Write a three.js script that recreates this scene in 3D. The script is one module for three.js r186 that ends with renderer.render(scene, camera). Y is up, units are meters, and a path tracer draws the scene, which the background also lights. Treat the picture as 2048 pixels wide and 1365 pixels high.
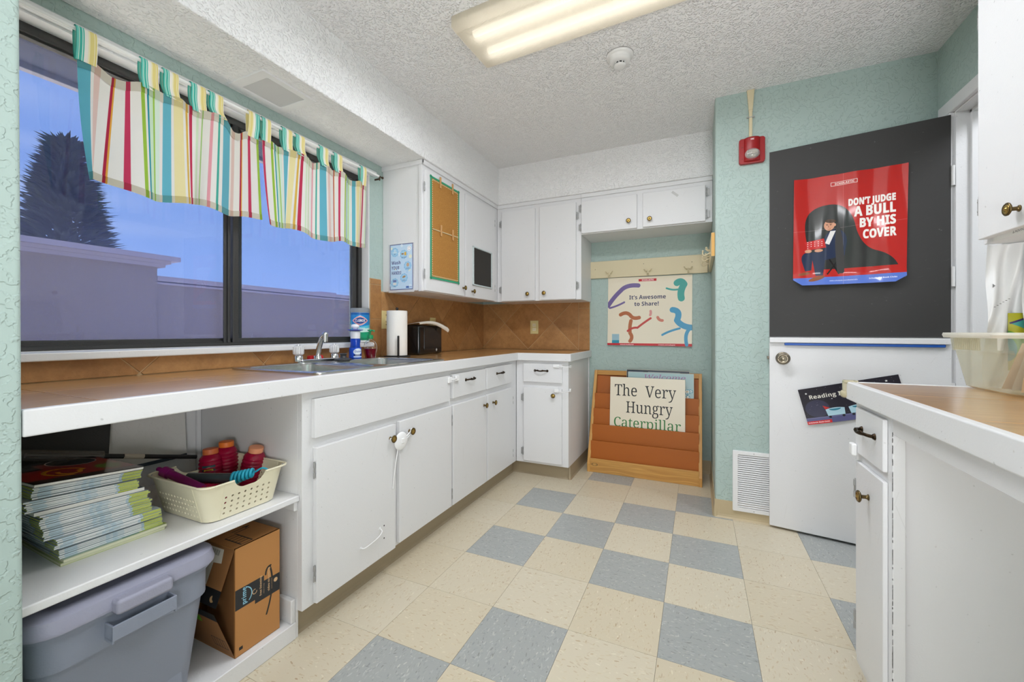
import * as THREE from 'three';
import { RoundedBoxGeometry } from 'three/addons/geometries/RoundedBoxGeometry.js';
import { mergeGeometries } from 'three/addons/utils/BufferGeometryUtils.js';
import { RectAreaLightUniformsLib } from 'three/addons/lights/RectAreaLightUniformsLib.js';

// ---------- camera, renderer, sky, lights ----------
const scene = new THREE.Scene();
const FOCAL = 822.8, W = 2048, H = 1365, HORIZON = 664.5;
const camera = new THREE.PerspectiveCamera(2 * Math.atan(H / 2 / FOCAL) * 180 / Math.PI, W / H, 0.02, 200);
camera.position.set(0.734, 1.0776, 1.439);
camera.rotation.set(0, 0.42512, 0);
camera.setViewOffset(W, H, 0, H / 2 - HORIZON, W, H);
const renderer = new THREE.WebGLRenderer({ antialias: true });
renderer.toneMapping = THREE.LinearToneMapping;
renderer.toneMappingExposure = 1.77;
renderer.shadowMap.enabled = true;
RectAreaLightUniformsLib.init();
const LAMP_POWER = 11, FILL_POWER = 15, LAMP_COLOR = new THREE.Color(0.955, 0.985, 1.045), LAMP_GLOW = 0.7;
const SKY_GAIN = 1.95, SUN_POWER = 38;

// ---------- small helpers ----------
const rngOf = (s) => () => { s = (s + 0x6d2b79f5) | 0; let t = Math.imul(s ^ (s >>> 15), 1 | s); t = (t + Math.imul(t ^ (t >>> 7), 61 | t)) ^ t; return ((t ^ (t >>> 14)) >>> 0) / 4294967296; };
const rnd = rngOf(11);
const lerp = THREE.MathUtils.lerp, clamp = THREE.MathUtils.clamp, sstep = THREE.MathUtils.smoothstep;
const V = (x, y, z) => new THREE.Vector3(x, y, z), V2 = (x, y) => new THREE.Vector2(x, y);
const used = {};
function numbered(n) { const k = used[n] = (used[n] ?? -1) + 1; return k ? n + '_' + String(k).padStart(3, '0') : n; }
function tag(o, label, category, group, kind) {
  if (label) o.userData.label = label;
  if (category) o.userData.category = category;
  if (group) o.userData.group = group;
  if (kind) o.userData.kind = kind;
  return o;
}
function thing(name, label, category, pos = [0, 0, 0], turn = 0, group) {
  const o = new THREE.Group(); o.name = numbered(name); scene.add(o);
  o.position.set(...pos); o.rotation.y = turn; o.org = turn ? null : pos;
  return tag(o, label, category, group);
}
const rootOf = (o) => { while (o.parent && o.parent !== scene) o = o.parent; return o; };
function shadows(m) { m.castShadow = m.receiveShadow = true; return m; }
const arr = (g) => (Array.isArray(g) ? g : [g]);
function G(list) {
  const gs = arr(list).map((g) => { g = g.index ? g.toNonIndexed() : g; for (const k of Object.keys(g.attributes)) if (!['position', 'normal', 'uv'].includes(k)) g.deleteAttribute(k); if (!g.attributes.uv) metres(g); if (!g.attributes.normal) g.computeVertexNormals(); g.morphAttributes = {}; return g; });
  return gs.length === 1 ? gs[0] : mergeGeometries(gs);
}
// world-space geometry goes under a root placed at its base
function part(name, geos, material, parent) {
  const g = G(geos), r = rootOf(parent);
  if (r.org) g.translate(-r.org[0], -r.org[1], -r.org[2]);
  const m = shadows(new THREE.Mesh(g, material)); m.name = name; parent.add(m); return m;
}
// a shared geometry set down at a point, given in the coordinates of its root
function put(name, geometry, material, parent, pos, rot) {
  const m = shadows(new THREE.Mesh(geometry, material)), r = rootOf(parent); m.name = name;
  m.position.set(...pos); if (r.org) m.position.sub(V(...r.org));
  if (rot) m.rotation.set(...rot);
  parent.add(m); return m;
}
function single(name, geos, material, label, category, group, pos) {
  const m = shadows(new THREE.Mesh(G(geos), material)); m.name = numbered(name); scene.add(m);
  if (pos) m.position.set(...pos);
  return tag(m, label, category, group);
}
function struct(name, geos, material) { const m = shadows(new THREE.Mesh(G(geos), material)); m.name = name; scene.add(m); m.userData.kind = 'structure'; return m; }
// uv in metres by the way each face looks
function metres(g, k = 1, du = 0, dv = 0, swap = false) {
  if (g.index) g = g.toNonIndexed();
  const p = g.attributes.position, uv = new Float32Array(p.count * 2), a = V(), b = V(), c = V();
  for (let i = 0; i < p.count; i += 3) {
    a.fromBufferAttribute(p, i); b.fromBufferAttribute(p, i + 1).sub(a); c.fromBufferAttribute(p, i + 2).sub(a);
    const n = b.cross(c), x = Math.abs(n.x), y = Math.abs(n.y), z = Math.abs(n.z);
    for (let j = i; j < i + 3; j++) {
      const X = p.getX(j), Y = p.getY(j), Z = p.getZ(j);
      const [s, t] = x >= y && x >= z ? [Z, Y] : y >= z ? [X, Z] : [X, Y];
      uv[2 * j] = (swap ? t : s) * k + du; uv[2 * j + 1] = (swap ? s : t) * k + dv;
    }
  }
  g.setAttribute('uv', new THREE.BufferAttribute(uv, 2)); return g;
}
const bx = (x0, y0, z0, x1, y1, z1, r = 0) => {
  const w = Math.abs(x1 - x0), h = Math.abs(y1 - y0), d = Math.abs(z1 - z0), rr = Math.min(r, w / 2.01, h / 2.01, d / 2.01);
  const g = rr > 0 ? new RoundedBoxGeometry(w, h, d, 2, rr) : new THREE.BoxGeometry(w, h, d);
  return metres(g.translate((x0 + x1) / 2, (y0 + y1) / 2, (z0 + z1) / 2));
};
const cyl = (r0, r1, h, n = 24, open = false) => new THREE.CylinderGeometry(r1, r0, h, n, 1, open).translate(0, h / 2, 0);
const lathe = (pts, n = 32) => new THREE.LatheGeometry(pts.map(([r, y]) => V2(r, y)), n);
const tube = (pts, r, seg = 24, n = 8, closed = false) => new THREE.TubeGeometry(new THREE.CatmullRomCurve3(pts.map((p) => V(...p)), closed), seg, r, n, closed);
const rod = (a, b, r, n = 10) => { const A = V(...a), B = V(...b), L = A.distanceTo(B); const g = new THREE.CylinderGeometry(r, r, L, n); g.translate(0, L / 2, 0); g.applyQuaternion(new THREE.Quaternion().setFromUnitVectors(V(0, 1, 0), B.clone().sub(A).normalize())); return g.translate(...a); };
const rotX = (g, a) => g.rotateX(a), rotY = (g, a) => g.rotateY(a), rotZ = (g, a) => g.rotateZ(a);
function ext(shape, depth, bevel = 0, curve = 8) { return new THREE.ExtrudeGeometry(shape, { depth, curveSegments: curve, bevelEnabled: bevel > 0, bevelSize: bevel, bevelThickness: bevel, bevelSegments: 2, bevelOffset: -bevel }); }
const polyShape = (pts) => new THREE.Shape(pts.map(([x, y]) => V2(x, y)));
function rrect(x0, y0, x1, y1, r, S = THREE.Shape) { const s = new S(); s.moveTo(x0 + r, y0); s.lineTo(x1 - r, y0); s.absarc(x1 - r, y0 + r, r, -Math.PI / 2, 0); s.lineTo(x1, y1 - r); s.absarc(x1 - r, y1 - r, r, 0, Math.PI / 2); s.lineTo(x0 + r, y1); s.absarc(x0 + r, y1 - r, r, Math.PI / 2, Math.PI); s.lineTo(x0, y0 + r); s.absarc(x0 + r, y0 + r, r, Math.PI, Math.PI * 1.5); return s; }
// rounded-rectangle rings [y, x0, x1, z0, z1, r] joined into a skin
function loft(rings, capA = false, capB = false, n = 7) {
  const loops = rings.map(([y, x0, x1, z0, z1, r]) => { const out = []; for (const [cx, cz, a] of [[x1 - r, z1 - r, 0], [x0 + r, z1 - r, 1], [x0 + r, z0 + r, 2], [x1 - r, z0 + r, 3]]) for (let i = 0; i < n; i++) { const t = (a + i / (n - 1)) * Math.PI / 2; out.push([cx + r * Math.cos(t), y, cz + r * Math.sin(t)]); } return out; });
  const pos = [], m = loops[0].length, tri = (...p) => p.forEach((q) => pos.push(...q));
  for (let k = 0; k + 1 < loops.length; k++) for (let i = 0; i < m; i++) { const j = (i + 1) % m, a = loops[k][i], b = loops[k][j], c = loops[k + 1][j], d = loops[k + 1][i]; tri(a, c, b); tri(a, d, c); }
  const cap = (l, up) => { const c = [0, 1, 2].map((q) => l.reduce((s, p) => s + p[q], 0) / m); for (let i = 0; i < m; i++) { const j = (i + 1) % m; up ? tri(c, l[j], l[i]) : tri(c, l[i], l[j]); } };
  if (capA) cap(loops[0], false); if (capB) cap(loops[loops.length - 1], true);
  const g = new THREE.BufferGeometry(); g.setAttribute('position', new THREE.Float32BufferAttribute(pos, 3)); g.computeVertexNormals(); return metres(creased(g));
}
// smooth normals where faces meet under an angle
function creased(g, limit = 0.7) {
  if (g.index) g = g.toNonIndexed();
  const p = g.attributes.position, n = p.count, fn = [], map = new Map(), key = (i) => [p.getX(i), p.getY(i), p.getZ(i)].map((x) => Math.round(x * 1e5)).join();
  const a = V(), b = V(), c = V();
  for (let i = 0; i < n; i += 3) { a.fromBufferAttribute(p, i); b.fromBufferAttribute(p, i + 1).sub(a); c.fromBufferAttribute(p, i + 2).sub(a); fn.push(b.clone().cross(c)); }
  for (let i = 0; i < n; i++) { const k = key(i); (map.get(k) ?? map.set(k, []).get(k)).push(Math.floor(i / 3)); }
  const out = new Float32Array(n * 3), cosl = Math.cos(limit);
  for (let i = 0; i < n; i++) { const f = fn[Math.floor(i / 3)], fl = f.length() || 1e-9, s = V(); for (const q of map.get(key(i))) { const h = fn[q]; if (h.dot(f) >= cosl * fl * h.length()) s.add(h); } s.normalize(); out.set([s.x, s.y, s.z], i * 3); }
  g.setAttribute('normal', new THREE.BufferAttribute(out, 3)); return g;
}
const grid = (nu, nv, f) => { const g = new THREE.PlaneGeometry(1, 1, nu, nv), p = g.attributes.position, u = g.attributes.uv; for (let i = 0; i < p.count; i++) p.setXYZ(i, ...f(u.getX(i), u.getY(i))); g.computeVertexNormals(); return g; };

// ---------- textures ----------
const SRGB = THREE.SRGBColorSpace;
function canvasTex(w, h, draw, repeat) {
  const c = document.createElement('canvas'); c.width = w; c.height = h; draw(c.getContext('2d'), w, h);
  const t = new THREE.CanvasTexture(c); t.colorSpace = SRGB; if (repeat) { t.wrapS = t.wrapT = THREE.RepeatWrapping; t.repeat.set(repeat, repeat); } return t;
}
function dataTex(n, f, repeat, color) {
  const d = new Uint8Array(n * n * 4);
  for (let y = 0; y < n; y++) for (let x = 0; x < n; x++) { const v = f(x / n, y / n), o = (y * n + x) * 4; if (Array.isArray(v)) { d[o] = v[0]; d[o + 1] = v[1]; d[o + 2] = v[2]; } else d[o] = d[o + 1] = d[o + 2] = clamp(v, 0, 1) * 255; d[o + 3] = 255; }
  const t = new THREE.DataTexture(d, n, n); t.wrapS = t.wrapT = THREE.RepeatWrapping; t.magFilter = t.minFilter = THREE.LinearFilter; t.repeat.set(repeat, repeat); if (color) t.colorSpace = SRGB; t.needsUpdate = true; return t;
}
function tileNoise(seed, per, perY = per) {
  const r = rngOf(seed), v = new Float32Array(per * perY).map(() => r());
  return (x, y) => { x *= per; y *= perY; const i = Math.floor(x), j = Math.floor(y); let a = x - i, b = y - j; a = a * a * (3 - 2 * a); b = b * b * (3 - 2 * b); const q = (s, t) => v[((t % perY + perY) % perY) * per + ((s % per + per) % per)]; return lerp(lerp(q(i, j), q(i + 1, j), a), lerp(q(i, j + 1), q(i + 1, j + 1), a), b); };
}
const n8 = tileNoise(1, 8), n16 = tileNoise(2, 16), n32 = tileNoise(3, 32), n64 = tileNoise(4, 64), n128 = tileNoise(5, 128), n200 = tileNoise(6, 200), n12 = tileNoise(8, 12), n24 = tileNoise(9, 24), n48 = tileNoise(10, 48);
// popcorn plaster: 0.8 m to a repeat
const popcornTex = dataTex(1024, (x, y) => { const a = n128(x, y), b = n200(x + .3, y + .1), m = n32(x, y); return sstep(a * .65 + b * .35, .42, .8) * (.55 + .45 * m) + .15 * n64(x, y); }, 1 / 0.8);
// hand-trowelled wall plaster: 0.42 m to a repeat
const plasterTex = dataTex(1024, (x, y) => { const w = n16(x, y) * .06, a = n24(x + w, y + w * .7) * .55 + n48(x, y) * .3 + n128(x, y) * .15, r = 1 - Math.min(1, Math.abs(a - .5) * 9); return sstep(a, .38, .62) * .6 + r * r * .4; }, 1 / .42);
const fineTex = dataTex(512, (x, y) => .5 * n128(x, y) + .3 * n64(x, y) + .2 * n32(x, y), 1 / 0.3);
const brushedTex = (() => { const s = tileNoise(21, 4, 256); return dataTex(512, (x, y) => s(x, y), 1 / 0.25); })();
const woodgrain = (seed, c0, c1, per) => { const s = tileNoise(seed, 3, 48), q = tileNoise(seed + 1, 6, 160), w = tileNoise(seed + 2, 3, 5); return dataTex(512, (x, y) => { const k = clamp(s(x + .03 * w(x, y), y + .12 * w(x, y)) * .65 + q(x, y) * .35, 0, 1); return [0, 1, 2].map((i) => lerp(c0[i], c1[i], k)); }, per, true); };
const chipTex = (base, flecks, seed, n = 900) => canvasTex(1024, 1024, (c, w, h) => {
  const r = rngOf(seed); c.fillStyle = base; c.fillRect(0, 0, w, h);
  for (let i = 0; i < n; i++) {
    c.fillStyle = flecks[Math.floor(r() * flecks.length)]; c.globalAlpha = .2 + r() * .5;
    const x = r() * w, y = r() * h, l = 3 + r() * 13, t = 1.5 + r() * 2.6, a = (r() - .5) * .9 + (r() < .12 ? 1.4 : 0);
    for (const [dx, dy] of [[0, 0], [w, 0], [-w, 0], [0, h], [0, -h]]) { c.save(); c.translate(x + dx, y + dy); c.rotate(a); c.beginPath(); c.ellipse(0, 0, l, t, 0, 0, 7); c.fill(); c.restore(); }
  }
}, 1 / 0.61);
const creamFloorTex = chipTex('#d3c9b3', ['#b79f7c', '#c4b18f', '#e8e0cc', '#a58b6a', '#cbbb9b', '#ddd2ba'], 31, 1500);
const greyFloorTex = chipTex('#a5a8a6', ['#86898a', '#c3c6c3', '#7c7d78', '#b6b7ae', '#94989a', '#d2d2c8'], 32, 2600);
// painted wood with its nicks and scuffs: 1.1 m to a repeat
const paintTex = canvasTex(1024, 1024, (c, w, h) => {
  const r = rngOf(77); c.fillStyle = '#e4e4e5'; c.fillRect(0, 0, w, h);
  for (let i = 0; i < 170; i++) { c.globalAlpha = .15 + r() * .35; c.fillStyle = r() < .5 ? '#9a9a98' : '#b9b7b2'; c.beginPath(); c.ellipse(r() * w, r() * h, .6 + r() * 2.2, .6 + r() * 1.4, r() * 3, 0, 7); c.fill(); }
  for (let i = 0; i < 26; i++) { c.globalAlpha = .12 + r() * .2; c.strokeStyle = '#a9a8a5'; c.lineWidth = .6 + r(); const x = r() * w, y = r() * h; c.beginPath(); c.moveTo(x, y); c.lineTo(x + (r() - .5) * 60, y + (r() - .5) * 160); c.stroke(); }
}, 1 / 1.1);
const tanTex = dataTex(512, (x, y) => { const a = n8(x, y) * .35 + n24(x, y) * .3 + n64(x, y) * .2 + n128(x, y) * .15; return [lerp(152, 200, a), lerp(108, 152, a), lerp(64, 98, a)]; }, 1 / 0.6, true);
const counterTex = (() => { const s = tileNoise(41, 5, 60), q = tileNoise(42, 10, 180); return dataTex(512, (x, y) => { const a = n8(x, y) * .3 + s(x, y) * .4 + q(x, y) * .3; return [lerp(178, 224, a), lerp(130, 178, a), lerp(78, 120, a)]; }, 1 / 0.6, true); })();

// ---------- materials ----------
const mats = [];
function M(color, roughness = .6, o = {}) { const P = o.transmission !== undefined || o.clearcoat !== undefined || o.ior || o.sheen ? THREE.MeshPhysicalMaterial : THREE.MeshStandardMaterial; return new P({ color, roughness, ...o }); }
const WHITE = M(0xffffff, .38, { map: paintTex, bumpMap: fineTex, bumpScale: .00025 });
const WHITE_PLAIN = M(0xe6e6e6, .42);
const WALL = M(0xaec1bb, .62, { bumpMap: plasterTex, bumpScale: .0022 });
const CEIL = M(0xf0f0f0, .9, { bumpMap: popcornTex, bumpScale: .005 });
const SOFFIT = M(0xf1f1f1, .85, { bumpMap: popcornTex, bumpScale: .0035 });
const CREAM_TILES = [0, 1, 2].map((i) => M([0xffffff, 0xfdfcfa, 0xfcfaf6][i], .34, { map: creamFloorTex, bumpMap: fineTex, bumpScale: .00015 }));
const GREY_TILE = M(0xffffff, .34, { map: greyFloorTex, bumpMap: fineTex, bumpScale: .00015 });
const TAN = M(0xffffff, .4, { map: tanTex, bumpMap: fineTex, bumpScale: .0003 });
const TAN2 = M(0xf3ece2, .42, { map: tanTex, bumpMap: fineTex, bumpScale: .0003 });
const COUNTER = M(0xffffff, .3, { map: counterTex, bumpMap: brushedTex, bumpScale: .00012, clearcoat: 1, clearcoatRoughness: .16 });
const GROUT = M(0xcdb48e, .85), SEAM = M(0x6f675a, .9);
const COVE = M(0xbfae8c, .45), TOE = M(0xa3947a, .45), BLACK = M(0x1c1c1d, .45), DARKMETAL = M(0x2c2a29, .42, { metalness: .6, bumpMap: fineTex, bumpScale: .0003 });
const STEEL = M(0xc4c4c2, .26, { metalness: 1, bumpMap: brushedTex, bumpScale: .00006 });
const CHROME = M(0xdedede, .08, { metalness: 1 }), BRASS = M(0x6b5a3c, .3, { metalness: 1 }), BRASS_DARK = M(0x35291c, .4, { metalness: .9 }), BRASS_LIGHT = M(0xb89a58, .25, { metalness: 1 });
const SILVER = M(0xb9b9b8, .35, { metalness: .9 }), LATCH = M(0xf2f2f2, .3);
const CHIP = M(0xa09e9b, .9);

// ---------- sky: clear blue with thin high streaks of cloud ----------
{
  const c1 = tileNoise(61, 6, 10), c2 = tileNoise(62, 14, 30), c3 = tileNoise(63, 30, 70), w = 1024, h = 512, d = new Float32Array(w * h * 4);
  for (let y = 0; y < h; y++) for (let x = 0; x < w; x++) {
    const el = ((y + .5) / h - .5) * Math.PI, e = Math.max(0, Math.sin(el)), u = x / w, v = y / h, o = (y * w + x) * 4;
    const t = Math.pow(e, .5), cloud = sstep(c1(u, v * 2) * .5 + c2(u + v * .2, v * 2) * .33 + c3(u + v * .2, v * 2) * .17, .46, .78) * .5 * (e > 0 ? 1 : 0);
    const sky = [lerp(.36, .2, t), lerp(.54, .34, t), lerp(.98, .84, t)], g = [.26, .26, .27];
    for (let k = 0; k < 3; k++) d[o + k] = (el < 0 ? g[k] : lerp(sky[k], [.8, .86, 1.1][k], cloud)) * SKY_GAIN;
    d[o + 3] = 1;
  }
  const t = new THREE.DataTexture(d, w, h, THREE.RGBAFormat, THREE.FloatType); t.mapping = THREE.EquirectangularReflectionMapping; t.magFilter = THREE.LinearFilter; t.needsUpdate = true;
  scene.background = t;
  // high sun beyond the neighbouring roofs: it reaches the ground outside, the overhang keeps it off the window
  const sun = new THREE.DirectionalLight(0xfff4e6, SUN_POWER); sun.name = 'sun'; sun.position.set(-7, 18, -3); sun.target.position.set(0, 0, 0); scene.add(sun, sun.target);
  sun.castShadow = true; Object.assign(sun.shadow.camera, { left: -18, right: 18, top: 18, bottom: -18, near: 1, far: 50 }); sun.shadow.mapSize.set(2048, 2048);
}

// ---------- shell of the room ----------
const XW = -1.135, ZB = -2.02, XR = 1.80, YC = 2.45, YS = 2.145, TILE = .3048;
struct('ceiling', bx(-1.4, YC, -2.3, 2.0, YC + .12, 3.4), CEIL);
{ // vinyl floor: every tile its own piece on a dark bed
  const floor = struct('floor', bx(-1.4, -.08, -2.3, 2.0, -.0035, 3.4), SEAM);
  const shapes = [...Array(8)].map((_, k) => metres(new THREE.BoxGeometry(TILE - .0011, .0035, TILE - .0011), 1, rnd(), rnd(), k % 2 === 1));
  const grey = new Set(['-1,-2', '0,-1', '2,0', '1,1', '-1,1', '0,2', '2,2', '1,3', '-1,3', '4,1', '4,3', '0,5', '1,-3', '3,-3', '4,-1', '2,4', '3,5', '0,-4', '2,-5', '-1,-6', '4,-5']);
  for (let i = -2; i <= 5; i++) for (let j = -7; j <= 6; j++) {
    if (i === -2 && j > 4) continue;
    put('tile', shapes[((i * 7 + j * 3) % 4 + 4) % 4 * 2 + ((i + j) & 1)], grey.has(i + ',' + j) ? GREY_TILE : CREAM_TILES[((i * 5 + j * 2) % 3 + 3) % 3], floor, [(i + .5) * TILE, -.00175, -(j + .5) * TILE]);
  }
}
struct('soffit', [bx(XW, YS, ZB, -.795, YC + .01, 3.3, .006), bx(-.80, YS, ZB, .83, YC + .01, -1.665, .006)], SOFFIT);
const WIN = { z0: -.53, z1: 1.09, y0: 1.0, y1: 2.062 };
const wallWindow = struct('wall_left', [bx(-1.3, -.05, -2.3, XW, WIN.y0, 3.4), bx(-1.3, WIN.y1, -2.3, XW, 2.5, 3.4), bx(-1.3, WIN.y0, -2.3, XW, WIN.y1, WIN.z0), bx(-1.3, WIN.y0, WIN.z1, XW, WIN.y1, 3.4)], WALL);
const wallBack = struct('wall_back', bx(-1.3, -.05, -2.2, .95, 2.5, ZB), WALL);
struct('wall_column', bx(.824, -.05, -2.2, 1.96, 2.5, -1.25, .012), WALL);
const DZ0 = -1.09, DZ1 = -.38, DY = 2.075;
struct('wall_right', [bx(XR, -.05, -2.2, 1.94, 2.5, DZ0 - .02), bx(XR, DY + .02, DZ0 - .02, 1.94, 2.5, DZ1 + .02), bx(XR, -.05, DZ1 + .02, 1.94, 2.5, 3.4)], WALL);
struct('wall_rear', bx(-1.3, -.05, 3.2, 1.96, 2.5, 3.34), M(0xdedcd6, .7));
{ const g = bx(-1.2, -.02, 1.095, -.49, 2.47, 3.25, .01), p = g.attributes.position; for (let i = 0; i < p.count; i++) p.setX(i, p.getX(i) - (p.getY(i) - 1.06) * .0132); struct('wall_partition', g, WALL); }
{ // passage behind the doorway, closed and white
  const m = M(0xd9d9d6, .7);
  struct('wall_passage', [bx(2.9, -.05, -2.2, 3.0, 2.5, 1.2), bx(1.94, -.05, -2.2, 3.0, 2.5, -2.1), bx(1.94, -.05, 1.1, 3.0, 2.5, 1.2), bx(1.94, YC, -2.2, 3.0, 2.55, 1.2), bx(1.94, -.08, -2.2, 3.0, -.002, 1.2)], m);
}
// doorway: jambs with a stop, casing round it on the room side
struct('trim_1', [
  bx(XR - .002, 0, DZ0 - .022, 1.945, DY + .02, DZ0), bx(XR - .002, 0, DZ1, 1.945, DY + .02, DZ1 + .022), bx(XR - .002, DY, DZ0, 1.945, DY + .022, DZ1),
  bx(1.845, 0, DZ0, 1.9, DY, DZ0 + .014, .002), bx(1.845, DY - .014, DZ0, 1.9, DY, DZ1, .002), bx(1.845, 0, DZ1 - .014, 1.9, DY, DZ1, .002),
  bx(XR - .018, 0, DZ0 - .115, XR, DY + .008, DZ0 - .012, .004), bx(XR - .018, DY + .008, DZ0 - .115, XR, DY + .068, DZ1 + .11, .004), bx(XR - .018, 0, DZ1 + .012, XR, DY + .008, DZ1 + .11, .004)], WHITE);
// cove base along the niche and round the column
function cove(a, b, n, h = .1) { // a..b along the wall, n outward
  const sh = polyShape([[0, 0], [.014, 0], [.006, .008], [.004, .02], [.0035, h], [0, h]]), L = Math.hypot(b[0] - a[0], b[1] - a[1]), g = ext(sh, L);
  const mtx = new THREE.Matrix4().makeBasis(V(n[0], 0, n[1]), V(0, 1, 0), V((b[0] - a[0]) / L, 0, (b[1] - a[1]) / L)); if (mtx.determinant() < 0) { const s = ext(polyShape([[0, 0], [-.014, 0], [-.006, .008], [-.004, .02], [-.0035, h], [0, h]].reverse()), L); return metres(s.applyMatrix4(new THREE.Matrix4().makeBasis(V(-n[0], 0, -n[1]), V(0, 1, 0), V((b[0] - a[0]) / L, 0, (b[1] - a[1]) / L))).translate(a[0], 0, a[1])); }
  return metres(g.applyMatrix4(mtx).translate(a[0], 0, a[1]));
}
struct('baseboard_back', cove([-.1, ZB], [.824, ZB], [0, 1]), COVE);
struct('baseboard_column', [cove([.824, ZB], [.824, -1.25], [-1, 0]), cove([.824, -1.25], [1.78, -1.25], [0, 1]), cyl(.014, .0035, .1, 12).translate(.826, 0, -1.252)], COVE);

// ---------- polygon tiles on the walls ----------
function clip(poly, keep) { // keep: [nx, ny, d] with nx*x+ny*y <= d
  for (const [a, b, d] of keep) { const out = []; for (let i = 0; i < poly.length; i++) { const p = poly[i], q = poly[(i + 1) % poly.length], s = a * p[0] + b * p[1] - d, t = a * q[0] + b * q[1] - d; if (s <= 0) out.push(p); if (s * t < 0) { const k = s / (s - t); out.push([p[0] + (q[0] - p[0]) * k, p[1] + (q[1] - p[1]) * k]); } } poly = out; if (poly.length < 3) return null; }
  return poly;
}
function inset(poly, k) { // clip by its own edges moved in
  let A = 0; for (let i = 0; i < poly.length; i++) { const p = poly[i], q = poly[(i + 1) % poly.length]; A += p[0] * q[1] - q[0] * p[1]; }
  const s = A > 0 ? 1 : -1; poly = poly.filter((p, i) => { const q = poly[(i + 1) % poly.length]; return Math.hypot(q[0] - p[0], q[1] - p[1]) > 1e-4; }); const planes = poly.map((p, i) => { const q = poly[(i + 1) % poly.length], L = Math.hypot(q[0] - p[0], q[1] - p[1]) || 1, n = [s * (q[1] - p[1]) / L, -s * (q[0] - p[0]) / L]; return [n[0], n[1], n[0] * p[0] + n[1] * p[1] - k]; });
  return clip(poly, planes);
}
// a field of diamonds in a rectangle [u0,v0,u1,v1]; lattice through (cu, cv) with half diagonal D
function diamonds(parent, R, cu, cv, D, frame, material) {
  const [u0, v0, u1, v1] = R, box = [[-1, 0, -u0], [1, 0, u1], [0, -1, -v0], [0, 1, v1]];
  for (let i = -12; i <= 12; i++) for (let j = -4; j <= 4; j++) {
    if ((i + j) & 1) continue;
    const x = cu + i * D, y = cv + j * D, p = clip([[x - D, y], [x, y - D], [x + D, y], [x, y + D]], box);
    if (p) polyTile(parent, p, frame, material);
  }
}
function polyTile(parent, p, frame, material, gap = .0022, t = .007) {
  p = inset(p, gap); if (!p) return; let A = 0; for (let i = 0; i < p.length; i++) { const a = p[i], b = p[(i + 1) % p.length]; A += a[0] * b[1] - b[0] * a[1]; } if (Math.abs(A) < 2e-4) return;
  const g = metres(ext(polyShape(p), t - .0012, .0012).translate(0, 0, .0012), 1, rnd() * 3, rnd() * 3); frame(g);
  part('tile', g, rnd() < .5 ? TAN : TAN2, parent);
}
const onBack = (g) => g.translate(0, 0, ZB + .004), onLeft = (g) => g.applyMatrix4(new THREE.Matrix4().set(0, 0, 1, XW + .004, 0, 1, 0, 0, -1, 0, 0, 0, 0, 0, 0, 1)); // u = -z on the left wall
const YT = .92;
{
  const bed = M(0xc6a67c, .85), q = part('grout_bed', bx(XW - .001, YT, ZB, XW + .0085, 1.34, -.62), bed, wallWindow);
  part('grout_bed', [bx(XW - .001, .9, WIN.z0, XW + .0085, .99, 1.09), bx(XW - .001, .9, -.625, XW + .0085, 1.415, WIN.z0)], bed, wallWindow);
  part('grout_bed', bx(XW, YT, ZB - .001, -.105, 1.34, ZB + .0085), bed, wallBack);
  diamonds(wallBack, [XW + .01, YT, -.2, 1.335], -.667, 1.158, .2335, onBack);
  polyTile(wallBack, [[-.2, YT], [-.105, YT], [-.105, 1.28], [-.2, 1.28]], onBack); polyTile(wallBack, [[-.2, 1.28], [-.105, 1.28], [-.105, 1.335], [-.2, 1.335]], onBack);
  diamonds(wallWindow, [.625, YT, 2.01, 1.335], 1.549, 1.158, .2335, onLeft);
  diamonds(wallWindow, [-1.09, YT, .53, .988], -.16, 1.164, .235, onLeft);
  polyTile(wallWindow, [[.53, YT], [.625, YT], [.625, 1.16], [.53, 1.16]], onLeft); polyTile(wallWindow, [[.53, 1.16], [.625, 1.16], [.625, 1.378], [.53, 1.378]], onLeft); polyTile(wallWindow, [[.53, 1.378], [.625, 1.378], [.625, 1.414], [.53, 1.414]], onLeft);
}

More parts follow.
